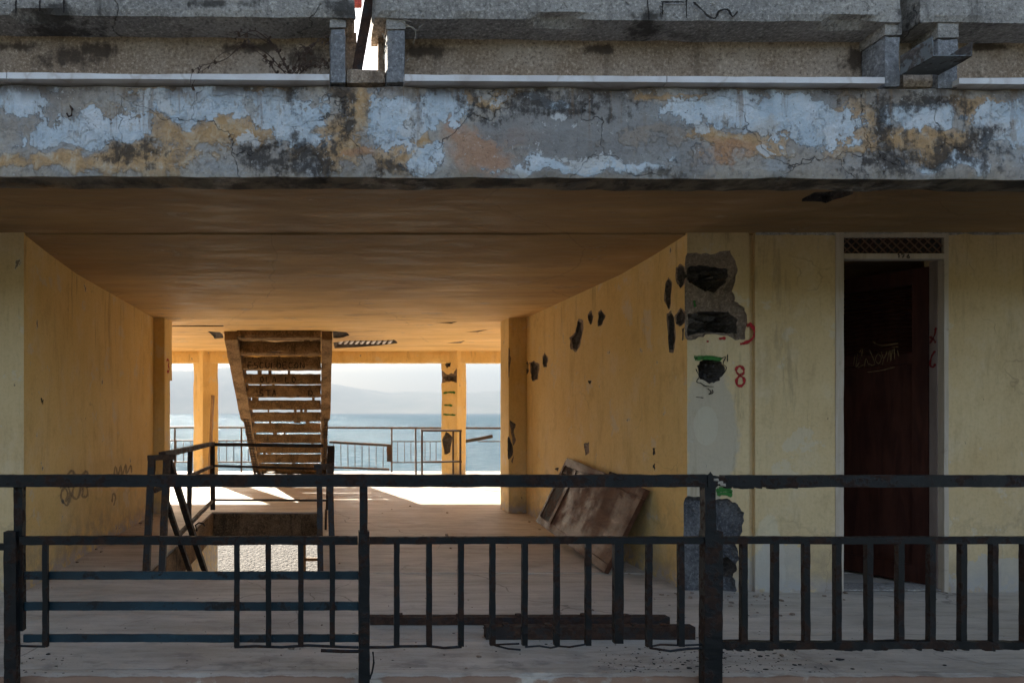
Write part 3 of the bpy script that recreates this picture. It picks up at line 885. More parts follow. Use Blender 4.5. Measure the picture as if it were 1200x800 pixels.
# bottom falls gently from the walkway's level to the passage's
gx, gy = (FX0, SX0, SX1, FX1), (4.862, 5.3, 5.9, SY0, SY1, FY1)
gb_ = (Z_CEIL_WALK - 0.012, Z_CEIL_WALK - 0.05, Z_CEIL, Z_CEIL, Z_CEIL, Z_CEIL)
ny_ = len(gy); top_ = 4 * ny_
for lev in (0, 1):
    for yy, zb in zip(gy, gb_):
        for xx in gx: c2.v.append(Vector((xx, yy, 2.955 if lev else zb)))
for j in range(ny_ - 1):
    for i in range(3):
        if (i, j) == (1, 3): continue
        a = j * 4 + i
        c2.f.append((a, a + 4, a + 5, a + 1)); c2.f.append((top_ + a, top_ + a + 1, top_ + a + 5, top_ + a + 4))
def c2side(a, b): c2.f.append((a, b, b + top_, a + top_))
for k in range(3): c2side(k, k + 1); c2side(top_ - 4 + k + 1, top_ - 4 + k)
for k in range(ny_ - 1): c2side(4 * (k + 1), 4 * k); c2side(4 * k + 3, 4 * k + 7)
c2side(14, 13); c2side(17, 18); c2side(13, 17); c2side(18, 14)
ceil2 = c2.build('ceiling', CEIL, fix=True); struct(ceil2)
# broken soffit with exposed hollow tile
def soffit(px, py):
    Y = F_PX * (Z_CEIL - EYE) / (VY - py); return (PX(px, Y), Y)
def on_ceil(z): return lambda a, b, d: (a, b, z + d)
def ceil_cut(pxs, depth, mat, seed, target, amp=0.02):
    o = [soffit(*p) for p in pxs]
    carve(target, [cutter(jitter_ring(o, seed, 3, amp), on_ceil(Z_CEIL), depth, seed)], mat)
ceil_cut([(391, 401), (410, 399), (440, 399), (462, 398), (466, 402), (440, 405), (415, 407), (392, 408)], 0.07, BRICK_DARK, 3, ceil2)
ceil_cut([(390, 388), (405, 389), (410, 393), (398, 396), (390, 396)], 0.04, BRICK_DARK, 4, ceil2)
ceil_cut([(243, 388), (258, 389), (262, 396), (252, 397)], 0.03, BRICK_DARK, 5, ceil2)
ceil_cut([(200, 381.6), (240, 381.2), (262, 381.4), (262, 382.6), (200, 382.6)], 0.03, BRICK_DARK, 6, ceil2, 0.01)
ceil_cut([(545, 389), (572, 386), (560, 389)], 0.02, MASONRY, 8, ceil2)
ceil_cut([(508, 378), (535, 377), (530, 379)], 0.02, BRICK_DARK, 9, ceil2)
ceil_cut([(523, 402), (545, 399), (540, 402)], 0.02, MASONRY, 10, ceil2)
# exposed tile teeth in the broken soffit
tt = MB()
for k in range(10):
    px = 398 + k * 6.4
    a = soffit(px, 403.5); b = soffit(px + 3, 400.2)
    tt.bar((a[0], a[1], Z_CEIL + 0.022), (b[0], b[1], Z_CEIL + 0.022), 0.045, 0.03, amp=0.004)
tile = tt.build('broken_soffit_tile', MARBLE)
tag(tile, 'pale broken hollow tile ribs exposed in the soffit right of the staircase top', 'broken tile')
hole_x, hole_y = PX(965, 4.05), 4.05
walk_ceil = bpy.data.objects['ceiling']
oo = [(hole_x - 0.13, hole_y - 0.10), (hole_x + 0.02, hole_y - 0.15), (hole_x + 0.13, hole_y - 0.06), (hole_x + 0.10, hole_y + 0.10), (hole_x - 0.08, hole_y + 0.08)]
carve(walk_ceil, [cutter(jitter_ring(oo, 5, 3, 0.015), on_ceil(Z_CEIL_WALK), 0.06, 2)], BRICK_DARK)

# ================================================================== WALLS
# right-hand passage wall with its corner pier
XR, XL = 2.74, -2.21
XP = PX(878, Y_WALL)
rw = MB().prism([(XR, Y_WALL, 0), (XP, Y_WALL, 0), (XP, 5.0, 0), (2.92, 5.0, 0), (2.92, Y_END, 0), (XR, Y_END, 0)], (0, 0, Z_CEIL_WALK + 0.02))
right_wall = rw.build('wall', PILASTER, fix=True)
tag(right_wall, 'ochre passage wall on the right, chipped, its broken corner pier showing dark masonry', 'wall')
def face_paint(o):
    """the street-facing faces take the paler yellow"""
    o.data.materials.append(PALE)
    for p in o.data.polygons:
        if p.normal.y < -0.9: p.material_index = 1
face_paint(right_wall)
def fcut(pxs, depth, mat, seed, target, Y=Y_WALL, amp=1.3, sub=4):
    ring = jitter_ring(pxs, seed, sub, amp)
    carve(target, [cutter(ring, on_front(Y), depth, seed, 0.10 if depth < 0.06 else 0.3)], mat)
def rcut(pxs, depth, mat, seed, target, X=XR, amp=0.8, sub=3, fs=1.0):
    ring = jitter_ring(pxs, seed, sub, amp)
    if depth > 0.03:
        cx = sum(p[0] for p in pxs) / len(pxs); cy = sum(p[1] for p in pxs) / len(pxs)
        wide = jitter_ring([(cx + (a - cx) * 1.32 + 0.5, cy + (b - cy) * 1.12 - 0.5) for a, b in pxs], seed + 100, sub, amp)
        pl = [(on_right(X)(a, b, 0)[1], on_right(X)(a, b, 0)[2]) for a, b in wide]
        carve(target, [cutter(pl, lambda a, b, d: (X + d, a, b), 0.007, seed + 100, 0.1)], MASONRY)
    pl = [(on_right(X)(a, b, 0)[1], on_right(X)(a, b, 0)[2]) for a, b in ring]
    carve(target, [cutter(pl, lambda a, b, d: (X + d, a, b), min(depth, 0.028), seed, 0.12)], mat)
# upper break
fcut([(795, 298), (812, 296), (832, 298), (856, 294), (862, 306), (864, 320), (858, 338), (861, 353), (873, 361), (876, 378), (873, 397), (862, 398), (850, 393), (832, 391), (815, 397), (795, 399)], 0.035, MASONRY, 11, right_wall)
fcut([(808, 312), (822, 309), (842, 311), (857, 315), (855, 330), (840, 343), (826, 339), (814, 332), (808, 327)], 0.13, BRICK_DARK, 12, right_wall)
fcut([(808, 366), (830, 364), (858, 364), (868, 373), (867, 391), (845, 389), (820, 390), (808, 394)], 0.13, BRICK_DARK, 13, right_wall)
# round hole
fcut([(817, 428), (824, 420), (836, 418), (846, 424), (849, 435), (843, 446), (831, 450), (820, 444)], 0.11, BRICK_DARK, 14, right_wall)
# lower break that eats the corner
fcut([(795, 583), (818, 581), (838, 585), (852, 584), (864, 590), (872, 600), (870, 622), (862, 638), (866, 655), (858, 668), (863, 692), (850, 705), (820, 706), (795, 705)], 0.05, MASONRY_GREY, 15, right_wall)
fcut([(838, 655), (854, 652), (860, 664), (853, 676), (838, 672)], 0.09, BRICK_DARK, 16, right_wall, Y=Y_WALL + 0.04)
# knocks along the passage side
for k, (pxs, dp) in enumerate([
        ([(793, 315), (797, 311), (801, 314), (803, 324), (800, 333), (797, 337), (793, 328)], 0.05),
        ([(780, 335), (783, 327), (786, 333), (785, 356), (783, 362), (779, 352)], 0.05),
        ([(782, 370), (786, 366), (789, 374), (790, 395), (788, 411), (784, 410), (783, 388)], 0.06),
        ([(792, 370), (797, 362), (802, 368), (801, 378), (796, 382), (792, 378)], 0.05),
        ([(799, 385), (802, 383), (801, 398), (799, 400)], 0.02),
        ([(701, 367), (704, 364), (708, 370), (705, 380), (701, 382)], 0.05),
        ([(689, 369), (692, 365), (694, 371), (692, 380), (690, 376)], 0.05),
        ([(669, 396), (674, 390), (677, 376), (681, 378), (681, 390), (679, 402), (675, 411), (670, 408)], 0.06),
        ([(636, 419), (638, 414), (641, 420), (640, 430), (637, 430)], 0.05),
        ([(621, 426), (625, 424), (630, 428), (629, 444), (624, 446), (622, 436)], 0.06),
        ([(616, 428), (618, 424), (619, 435), (617, 438)], 0.05),
        ([(688, 445), (693, 446), (691, 450)], 0.02),
        ([(684, 520), (690, 518), (691, 530), (686, 534)], 0.012),
        ([(765, 525), (768, 524), (768, 532), (765, 533)], 0.02),
        ([(765, 545), (768, 543), (767, 551)], 0.02),
        ([(650, 549), (655, 548), (654, 553)], 0.02)]):
    rcut(pxs, dp, MASONRY if k in (4, 12) else BRICK_DARK, 30 + k, right_wall)
FW = on_front(Y_WALL)
strokes('graffiti_figure', [[(867, 440), (863, 436), (863, 431), (867, 429), (871, 432), (871, 437), (867, 440), (863, 445), (864, 451), (868, 452), (872, 448), (871, 443), (867, 440)]],
        FW, 2.6, RED_SPRAY, right_wall)
strokes('graffiti_stroke', [[(874, 381), (882, 382), (885, 390), (880, 398), (872, 402), (867, 403)], [(878, 378), (886, 392)], [(829, 401), (829, 399)], [(842, 397), (850, 396)]], FW, 3.0, RED_SPRAY, right_wall)
strokes('graffiti_stroke', [[(813, 419), (822, 418), (834, 419), (846, 420)], [(814, 421), (830, 420), (845, 421)], [(813, 352), (814, 360)]], FW, 3.4, GREEN_SPRAY, right_wall)
strokes('graffiti_stroke', [[(839, 575), (848, 574), (858, 576)], [(840, 579), (850, 578), (858, 580)], [(842, 572), (856, 572)]], FW, 4.2, GREEN_SPRAY, right_wall)
strokes('graffiti_stroke', [[(815, 432), (819, 441), (816, 447), (822, 449)], [(845, 420), (850, 418), (847, 426), (851, 431), (846, 440)], [(829, 455), (833, 459), (830, 462), (835, 460), (834, 456)], [(815, 465), (824, 466)],
                            [(820, 448), (826, 452), (836, 453)], [(852, 415), (852, 424)]], FW, 0.9, BLACK_SPRAY, right_wall)

# wall with the doorway
Y_D = Y_WALL - 0.004
DX0, DX1 = PX(988, Y_D), PX(1107, Y_D)
DZ1 = PZ(276, Y_D)
dw = MB()
XS = PX(885, Y_D)
dw.prism([(XP, 4.868, 0), (XS, 4.868, 0), (XS, Y_D, 0), (DX0, Y_D, 0), (DX0, 5.0, 0), (XP, 5.0, 0)], (0, 0, Z_CEIL_WALK + 0.02))
dw.box(DX1, FX1, Y_D, 5.0, 0, Z_CEIL_WALK + 0.02)
dw.box(DX0, DX1, Y_D, 5.0, DZ1, Z_CEIL_WALK + 0.02)
door_wall = dw.build('wall', PALE, fix=True)
tag(door_wall, 'pale yellow scuffed wall holding the dark doorway', 'wall')
cr = MB().rbox(XS, FX1, Y_D - 0.004, Y_D + 0.02, Z_CEIL_WALK - 0.022, Z_CEIL_WALK + 0.01, (0.06, 0.02, 0.02), 0.004, 0.006, 6, 8)
cr.build('plaster_joint', CONCRETE, door_wall)

# left-hand wall: front return and passage side
lw = MB().prism([(FX0, Y_WALL, 0), (XL, Y_WALL, 0), (XL, Y_END, 0), (XL - 0.17, Y_END, 0), (XL - 0.17, 5.0, 0), (FX0, 5.0, 0)], (0, 0, Z_CEIL_WALK + 0.02))
left_wall = lw.build('wall', OCHRE, fix=True)
tag(left_wall, 'smooth ochre passage wall on the left with faint grey scribbles low down', 'wall')
face_paint(left_wall)
LW = on_left(XL)
strokes('graffiti_scribble', [[(74, 590), (71, 580), (75, 571), (79, 578), (77, 588)], [(72, 585), (78, 592), (82, 580), (80, 570), (86, 569), (84, 580), (90, 584), (94, 573), (92, 566), (97, 572), (96, 581), (102, 580), (101, 566)],
                              [(70, 572), (83, 551), (90, 562), (100, 552), (103, 558)]], LW, 2.4, GREY_SPRAY, left_wall)
strokes('graffiti_scribble', [[(133, 558), (135, 546), (138, 556), (141, 545), (143, 556), (147, 544), (148, 555), (153, 545), (154, 554)], [(131, 588), (132, 578), (135, 582), (133, 592)]], LW, 1.7, GREY_SPRAY, left_wall)
strokes('scuff_mark', [[(48, 466), (49, 472)], [(50, 468), (49.6, 474)]], LW, 1.0, BLACK_SPRAY, left_wall)

# end walls of the rooms either side (the passage's far corners)
lpy0, lpy1 = Y_END + 0.004, 9.06
le = MB().rbox(FX0, PX(193, lpy0), lpy0, lpy1, 0, Z_CEIL + 0.01, (0.5, 0.11, 0.09), 0.0, 0.006, 5, 2)
left_pier = le.build('pier', OCHRE)
tag(left_pier, 'ochre corner pier with a red figure at the far end of the left wall', 'pier')
xe = PX(193, lpy0)
brk = MB().rbox(xe - 0.12, xe + 0.10, 8.93, 9.30, -0.05, PZ(446, 8.95), (0.06, 0.06, 0.05), 0.02, 0, 7, 4)
carve(left_pier, [brk], MASONRY)
strokes('graffiti_figure', [[(8.72, PZ(423, 8.72)), (8.80, PZ(421, 8.8)), (8.86, PZ(425, 8.86)), (8.80, PZ(428, 8.8)), (8.87, PZ(431, 8.87)), (8.84, PZ(435, 8.84)), (8.74, PZ(435, 8.74))]],
        lambda a, b, d: (xe - d, a, b), 0.03, RED_SPRAY, left_pier)
xr0 = PX(596, lpy0)
rp = MB().rbox(xr0, 2.95, lpy0, 9.02, 0, Z_CEIL + 0.01, (0.06, 0.1, 0.07), 0.0, 0.006, 5, 6)
right_pier = rp.build('pier', OCHRE)
tag(right_pier, 'ochre pier with chipped edges at the far end of the right wall', 'pier')
re_ = MB().box(2.952, FX1, lpy0 + 0.05, 8.9, 0, Z_CEIL + 0.01)
tag(re_.build('wall', OCHRE), 'ochre outer wall facing the sea terrace beside the chipped pier', 'wall')
for k, (pxs, dp) in enumerate([
        ([(590, 408), (597, 407), (599, 420), (597, 440), (594, 446), (590, 430)], 0.02),
        ([(588, 513), (596, 511), (600, 520), (601, 533), (595, 540), (588, 538)], 0.05),
        ([(597, 492), (604, 497), (602, 507), (605, 515), (601, 522), (599, 508)], 0.02),
        ([(599, 540), (602, 532), (601, 544)], 0.015)]):
    fcut(pxs, dp, BRICK_DARK if k in (1,) else MASONRY, 50 + k, right_pier, Y=lpy0, amp=0.7, sub=3)

# outer columns along the sea front: square shafts turned on the diagonal
Y_F = 13.22
def column(px, ld, rd_, label):
    f = Vector((PX(px, Y_F), Y_F, 0)); L = 0.37
    l = Vector((-ld, math.sqrt(1 - ld * ld), 0)); r = Vector((rd_, math.sqrt(1 - rd_ * rd_), 0))
    n, nzv = 8, 30
    ring = [f + l * (L * (1 - i / n)) for i in range(n)] + [f + r * (L * i / n) for i in range(n)] + [f + r * L + l * (L * i / n) for i in range(n)] + [f + l * L + r * (L * (1 - i / n)) for i in range(n)]
    mb = MB(); m_ = len(ring); cen = f + (l + r) * (L / 2)
    for k in range(nzv + 1):
        z = (Z_CEIL + 0.01) * k / nzv
        for i, p in enumerate(ring):
            q = Vector((p.x, p.y, z))
            e = 0.004 * nz(q, 4, px)
            if i % n == 0: e -= max(0, 0.006 + 0.03 * (nz(q, 2.6, px + 3) - 0.15))
            mb.v.append(q + (p - cen).normalized() * e)
    for k in range(nzv):
        for i in range(m_):
            a0 = k * m_ + i; a1 = k * m_ + (i + 1) % m_
            mb.f.append((a0, a1, a1 + m_, a0 + m_))
    mb.f.append(tuple(range(m_ - 1, -1, -1))); mb.f.append(tuple(nzv * m_ + i for i in range(m_)))
    o = mb.build('column', OCHRE, fix=True)
    return tag(o, label, 'column'), f, l, r
colL, _f, _l, _r = column(237.5, 0.66, 0.75, 'plain ochre column on the sea terrace left of the staircase')
colR, FR_, LR_, RR_ = column(536, 0.77, 0.66, 'patched ochre column on the sea terrace with green dashes, right of the staircase')
NR_ = Vector((LR_.y, -LR_.x, 0))
if NR_.y < 0: NR_ = -NR_          # into the shaft
def on_col(a, b, d):
    p = FR_ + LR_ * (0.37 * a) + NR_ * d
    return (p.x, p.y, b)
def ccut(pts, depth, mat, seed):
    # pts: fraction across the left-hand face (0 at the front corner), photo row
    pl = [(a, PZ(b, Y_F + 0.12)) for a, b in pts]
    carve(colR, [cutter(jitter_ring(pl, seed, 3, 0.02), on_col, depth, seed)], mat)
ccut([(0.40, 425), (0.55, 422), (0.75, 427), (0.62, 431), (0.45, 430)], 0.04, BRICK_DARK, 61)
ccut([(0.02, 431), (0.25, 438), (0.7, 438), (1.06, 432), (1.06, 449), (0.65, 447), (0.25, 447), (0.02, 449)], 0.03, MASONRY, 62)
ccut([(0.05, 440), (0.5, 440), (0.92, 441), (0.8, 446), (0.4, 446.5), (0.05, 446)], 0.05, BRICK_DARK, 63)
ccut([(0.3, 512), (0.7, 506), (0.95, 516), (0.8, 532), (0.45, 530)], 0.04, BRICK_DARK, 64)
strokes('graffiti_dash', [[(0.12, PZ(460, 13.4)), (0.5, PZ(459.6, 13.4)), (0.86, PZ(460.5, 13.4))], [(0.3, PZ(475, 13.4)), (0.8, PZ(474.5, 13.4))], [(0.1, PZ(486, 13.4)), (0.86, PZ(485.4, 13.4))]],
        lambda a, b, d: on_col(a, b, d - 0.004), 0.035, GREEN_SPRAY, colR)
plank = MB().bar((PX(246, 13.2), 13.12, 0.0), (PX(249, 13.2), 13.24, PZ(463, 13.2)), 0.05, 0.12, (0, 1, 0), 0.1, 0.01)
tag(plank.build('plank', DRIFT), 'weathered brown plank leaning on the left terrace column', 'plank')

eb = MB().rbox(FX0, FX1, Y_COL + 0.03, 13.58, PZ(425, Y_COL), Z_CEIL + 0.02, (0.12, 0.09, 0.08), 0.004, 0.012, 4, 3, 0.02)
tag(eb.build('edge_beam', OCHRE), 'long ochre downstand beam along the sea front above the terrace columns', 'beam')

# lower storey walls seen through the stairwell
lo = MB().box(XL - 0.2, XL, 4.9, 14.0, Z_G - 0.3, -FT - 0.003)
tag(lo.build('wall', OCHRE), 'ochre lower storey wall seen down through the stairwell', 'wall')
lo = MB().box(XR, XR + 0.2, 4.9, 14.0, Z_G - 0.3, -FT - 0.003)
tag(lo.build('wall', OCHRE), 'ochre lower storey wall below the chipped right passage wall', 'wall')
lo = MB().box(FX0, FX1, 3.6, 3.8, Z_G - 0.3, -FT - 0.003)
tag(lo.build('wall', CONCRETE), 'grey retaining wall under the walkway front edge', 'wall')

# ================================================================== FRONT BEAM, LEDGE, PARAPET
TL = 0.0033
bm_ = MB().rbox(FX0, FX1, Y_BEAM, 3.49, PZ(209, Y_BEAM), 3.0, (0.045, 0.09, 0.045), 0.005, 0.010, 4.5, 1.0, 0.012)
def tilt(mb, k, x_ref=0.8):
    for v in mb.v: v.z -= k * (v.x - x_ref)
    return mb
tilt(bm_, TL)
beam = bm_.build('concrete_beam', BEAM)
tag(beam, 'long concrete front beam with peeling blue and ochre paint', 'beam')
# rusty hook
hk = MB().tube([(PX(85, Y_BEAM), Y_BEAM + 0.03, PZ(128, Y_BEAM)), (PX(85, Y_BEAM), Y_BEAM - 0.03, PZ(128, Y_BEAM)), (PX(88, Y_BEAM), Y_BEAM - 0.04, PZ(133, Y_BEAM)), (PX(87, Y_BEAM), Y_BEAM - 0.035, PZ(139, Y_BEAM)), (PX(83, Y_BEAM), Y_BEAM - 0.03, PZ(140, Y_BEAM)), (PX(81, Y_BEAM), Y_BEAM - 0.03, PZ(136, Y_BEAM))], 0.005, 6)
tag(hk.build('rusty_hook', RUST_DARK), 'small rusty iron hook sticking out of the peeling beam', 'hook')

Y_L = 3.262
def ledge(px0, px1, label):
    root = empty('marble_ledge', (PX((px0 + px1) / 2, Y_L), Y_L, PZ(98, Y_L)))
    x0, x1 = PX(px0, Y_L), PX(px1, Y_L); x = x0; k = 0
    while x < x1 - 0.02:
        e = min(x1, x + 1.32 + 0.25 * math.sin(k * 2.3))
        if x1 - e < 0.25: e = x1
        mb = MB().rbox(x, e - 0.004, Y_L, 3.47, 3.004, 3.036, (0.05, 0.07, 0.032), 0.0015, 0.002, 6, k + x, 0.006)
        tilt(mb, 0.0055); mb.build('slab', MARBLE, root)
        x = e; k += 1
    return tag(root, label, 'ledge', 'marble ledges along the beam')
ledge(-900, 387, 'thin pale marble ledge on the beam, under the dead creeper')
ledge(474.5, 1038, 'thin pale marble ledge on the beam between the posts')
ledge(1124, 1900, 'thin pale marble ledge on the beam beyond the zinc channel')

# recess behind the ledge
Yr = 3.45
rc = MB()
rc.rbox(FX0, PX(418, Yr), Yr, 3.57, 2.99, 3.36, (0.08, 0.1, 0.06), 0.005, 0, 5, 4)
rc.rbox(PX(443, Yr), FX1, Yr, 3.57, 2.99, 3.36, (0.08, 0.1, 0.06), 0.005, 0, 5, 4)
rc.rbox(PX(418, Yr) + 0.001, PX(443, Yr) - 0.001, Yr + 0.01, 3.56, 2.99, PZ(84, Yr), (0.03, 0.1, 0.03), 0.006, 0.006, 9, 4)
tag(rc.build('recessed_wall', CONCRETE_STAINED), 'stained brown wall set back in the slot above the marble ledge', 'wall')

# concrete parapet, in lengths
Yp = 3.272
def parapet(px0, px1, label, seed):
    x0, x1 = PX(px0, Yp), PX(px1, Yp)
    mb = MB().rbox(x0, x1, Yp, 3.56, PZ(23, Yp), 4.05, (0.04, 0.07, 0.04), 0.007, 0.014, 5, seed, 0.05)
    tilt(mb, 0.0078)
    o = mb.build('concrete_parapet', CONCRETE)
    return tag(o, label, 'parapet', 'parapet lengths over the slot')
p1 = parapet(-900, 417, 'rough grey parapet length over the dead creeper', 1)
parapet(437, 1058, 'longest grey parapet length, cracked, over the middle ledge', 2)
parapet(1078, 1900, 'cracked grey parapet length above the zinc channel', 3)
back = MB().rbox(PX(1058, Yp) + 0.012, PX(1078, Yp) - 0.012, 3.38, 3.57, 2.99, 4.5, 0.05, 0.004, 0.0)  # added dark strip: stands for the joint's shade and stops the sun
tag(back.build('joint_shade_block', BRICK_DARK), 'dark strip added for shade deep in the narrow joint above the zinc channel', 'infill')
# scratched signs on the parapet
strokes('scratched_mark', [[(774, 3), (804, 3)], [(804, -3), (804, 22)], [(776, 3), (776, 18)], [(758, 0), (760, 24)]], on_front(Yp - 0.008), 1.6, BLACK_SPRAY, bpy.data.objects['concrete_parapet.001'])
strokes('spalled_crack', [[(812, 3), (822, 12), (830, 20), (838, 22), (842, 14), (852, 12), (858, 20), (864, 14)]], on_front(Yp - 0.008), 2.0, BLACK_SPRAY, bpy.data.objects['concrete_parapet.001'])
for a, b in ((19, 16), (47, 14), (75, 16)):
    strokes('rust_run', [[(a, 0), (a, b)]], on_front(Yp - 0.008), 1.8, BLACK_SPRAY, p1)

def stub(px0, px1, py0, py1, y0, label, seed, mat=CONCRETE_BLUE):
    x0, x1 = PX(px0, y0), PX(px1, y0)
    zt = PZ(py0 + 11, y0)
    o = MB().rbox(x0, x1, y0, Yr - 0.004, PZ(py1, y0), zt, (0.03, 0.03, 0.03), 0.004, 0.006, 8, seed, 0.012).build('stub_post', mat)
    MB().rbox(x0 - 0.002, x1 + 0.002, y0 - 0.004, Yr - 0.003, zt + 0.001, PZ(py0, y0) + 0.03, (0.03, 0.03, 0.03), 0.003, 0.003, 8, seed + 3).build('cap', CONCRETE, o)
    return tag(o, label, 'stub post', 'concrete stub posts in the slot')
stub(387, 405, 22, 97, Y_BEAM - 0.008, 'small concrete stub post beside the dead creeper', 1)
stub(453, 475, 24, 97, Y_BEAM - 0.008, 'small concrete stub post with dry straw on its top', 2)
stub(1037, 1057, 31, 102, Y_BEAM - 0.008, 'bluish concrete stub post left of the zinc channel', 3)
stub(1099, 1123, 34, 104, Y_BEAM - 0.008, 'concrete stub post gripped by the zinc channel', 4)
sill = MB().rbox(PX(405.5, 3.33), PX(452.5, 3.33), 3.325, 3.44, PZ(98, 3.33), PZ(81, 3.33), 0.03, 0.006, 0.008, 8, 5)
tag(sill.build('rough_sill', CONCRETE_STAINED), 'rough brown sill between the two stub posts under the slit', 'sill')
sill = MB().rbox(PX(1057.5, 3.33), PX(1098.5, 3.33), 3.325, 3.44, PZ(103, 3.33), PZ(80, 3.33), 0.03, 0.006, 0.008, 8, 6)
tag(sill.build('rough_sill', CONCRETE_STAINED), 'dark brown sill under the zinc channel', 'sill')
ib = MB().bar((PX(418, 3.3), 3.37, PZ(82, 3.3)), (PX(436, 3.3), 3.35, PZ(-20, 3.3)), 0.02, 0.052, (1, 0, 0), 0.05, 0.002)
tag(ib.build('iron_bar', RUST_DARK), 'black iron bar leaning in the bright slit of the parapet', 'bar')
sh = MB().rbox(PX(412, 3.9), PX(424, 3.9), 3.9, 3.93, PZ(6, 3.9), 4.5, 0.06, 0.002)
tag(sh.build('metal_sheet', RED_SHEET), 'dark red sheet standing behind the slit in the parapet', 'sheet')

# zinc channel sticking out
zc = empty('zinc_channel', (3.06, 3.29, 3.055))
def chan(x0, x1, y0, y1, z0, z1, name):
    mb = MB().rbox(x0, x1, y0, y1, z0, z1, (0.05, 0.03, 0.03), 0.002, 0, 12, x0)
    for v in mb.v:
        v.z += 0.06 * (3.29 - v.y); v.x -= 0.10 * (v.y - 3.13) + 0.02 * (v.z - 3.05)
    return mb.build(name, GALV, zc)
chan(2.966, 3.152, 3.135, 3.292, 3.052, 3.056, 'channel_base')
chan(2.962, 2.966, 3.135, 3.292, 3.050, 3.146, 'channel_side')
chan(3.152, 3.156, 3.135, 3.292, 3.050, 3.118, 'channel_side')
tag(zc, 'short grey zinc channel jutting out beside the last stub post', 'channel')

# ================================================================== DOORWAY
dr = empty('doorway', ((DX0 + DX1) / 2, Y_D, 0))
tag(dr, 'doorway with cream frame, lattice transom and dark red louvred door ajar', 'doorway')
fr = MB()
zt1 = PZ(297, Y_D); zt0 = PZ(303.5, Y_D); zl0 = PZ(278.5, Y_D)
MB().bar((PX(983.5, Y_D), Y_D + 0.02, 0), (PX(983.5, Y_D), Y_D + 0.02, PZ(272, Y_D)), PX(988.5, Y_D) - PX(979, Y_D), 0.05, (0, 1, 0), 0.08, 0.003).build('frame_post', FRAME_PAINT, dr)
MB().bar((PX(1108.5, Y_D), Y_D + 0.02, 0), (PX(1108.5, Y_D), Y_D + 0.02, PZ(272, Y_D)), PX(1111, Y_D) - PX(1106, Y_D), 0.05, (0, 1, 0), 0.08, 0.003).build('frame_post', FRAME_PAINT, dr)
MB().box(PX(988.6, Y_D), PX(1105.8, Y_D), Y_D - 0.004, Y_D + 0.05, PZ(278.5, Y_D), PZ(272, Y_D)).build('head_rail', FRAME_PAINT, dr)
tb = MB().box(PX(988.6, Y_D), PX(1105.8, Y_D), Y_D - 0.006, Y_D + 0.07, zt0, zt1).build('transom_bar', FRAME_PAINT, dr, 0.003)
strokes('door_number', [[(1051.5, 298.6), (1053, 297.9), (1053, 302.2)]], on_front(Y_D - 0.006), 1.3, BLACK_SPRAY, tb)
strokes('door_number', [[(1055.6, 298.2), (1059.2, 298.2), (1057, 302.2)]], on_front(Y_D - 0.006), 1.3, BLACK_SPRAY, tb)
strokes('door_number', [[(1065, 298), (1063, 299.6), (1062.5, 301.4), (1064, 302.4), (1065.4, 301.2), (1064.2, 300), (1062.8, 301)]], on_front(Y_D - 0.006), 1.2, BLACK_SPRAY, tb)
lat = MB()
x0, x1, z0, z1 = PX(989, Y_D), PX(1105, Y_D), zt1, zl0
hgt = z1 - z0; stp = (x1 - x0) / 11.0
for k in range(-1, 12):
    for s in (1, -1):
        a = Vector((x0 + k * stp, Y_D + 0.009 + 0.003 * s, z0 if s > 0 else z1)); b = a + Vector((hgt * 1.05, 0, s * hgt))
        ta = max(0, (x0 - a.x) / (b.x - a.x)); tb_ = min(1, (x1 - a.x) / (b.x - a.x))
        if tb_ - ta > 0.05: lat.tube([a + (b - a) * ta, a + (b - a) * tb_], 0.0055, 5)
lat.build('transom_lattice', mat_plain('brown_lattice_paint', (0.17, 0.10, 0.065)), dr)
# reveal on the right of the opening
rv = MB().box(PX(1107, Y_D) - 0.012, PX(1107, Y_D) - 0.001, Y_D + 0.046, 4.945, 0.001, zt0).build('reveal', JAMB_PAINT, dr)
XV = PX(1107, Y_D) - 0.012
RV = lambda a, b, d: (XV + d, a, b)
strokes('graffiti_letter', [[(4.89, PZ(384, 4.91)), (4.90, PZ(393, 4.91)), (4.938, PZ(402, 4.91))], [(4.89, PZ(402, 4.91)), (4.91, PZ(397, 4.91)), (4.94, PZ(394, 4.91))]], RV, 0.014, DARK_RED_SPRAY, rv)
strokes('graffiti_letter', [[(4.895, PZ(411, 4.91)), (4.925, PZ(418, 4.91)), (4.935, PZ(427, 4.91)), (4.91, PZ(430, 4.91)), (4.893, PZ(426, 4.91))]], RV, 0.014, DARK_RED_SPRAY, rv)
MB().box(DX0 + 0.003, DX1 - 0.003, Y_D + 0.018, Y_D + 0.0225, zt1 + 0.002, DZ1 - 0.001).build('transom_shade_board', RUST_DARK, dr)  # added dark board standing for the unlit room behind the lattice
MB().rbox(DX0 + 0.002, DX1 - 0.002, Y_D + 0.01, 5.05, 0.004, 0.02, (0.05, 0.05, 0.016), 0.004, 0.006, 8, 3).build('threshold', CONCRETE, dr)
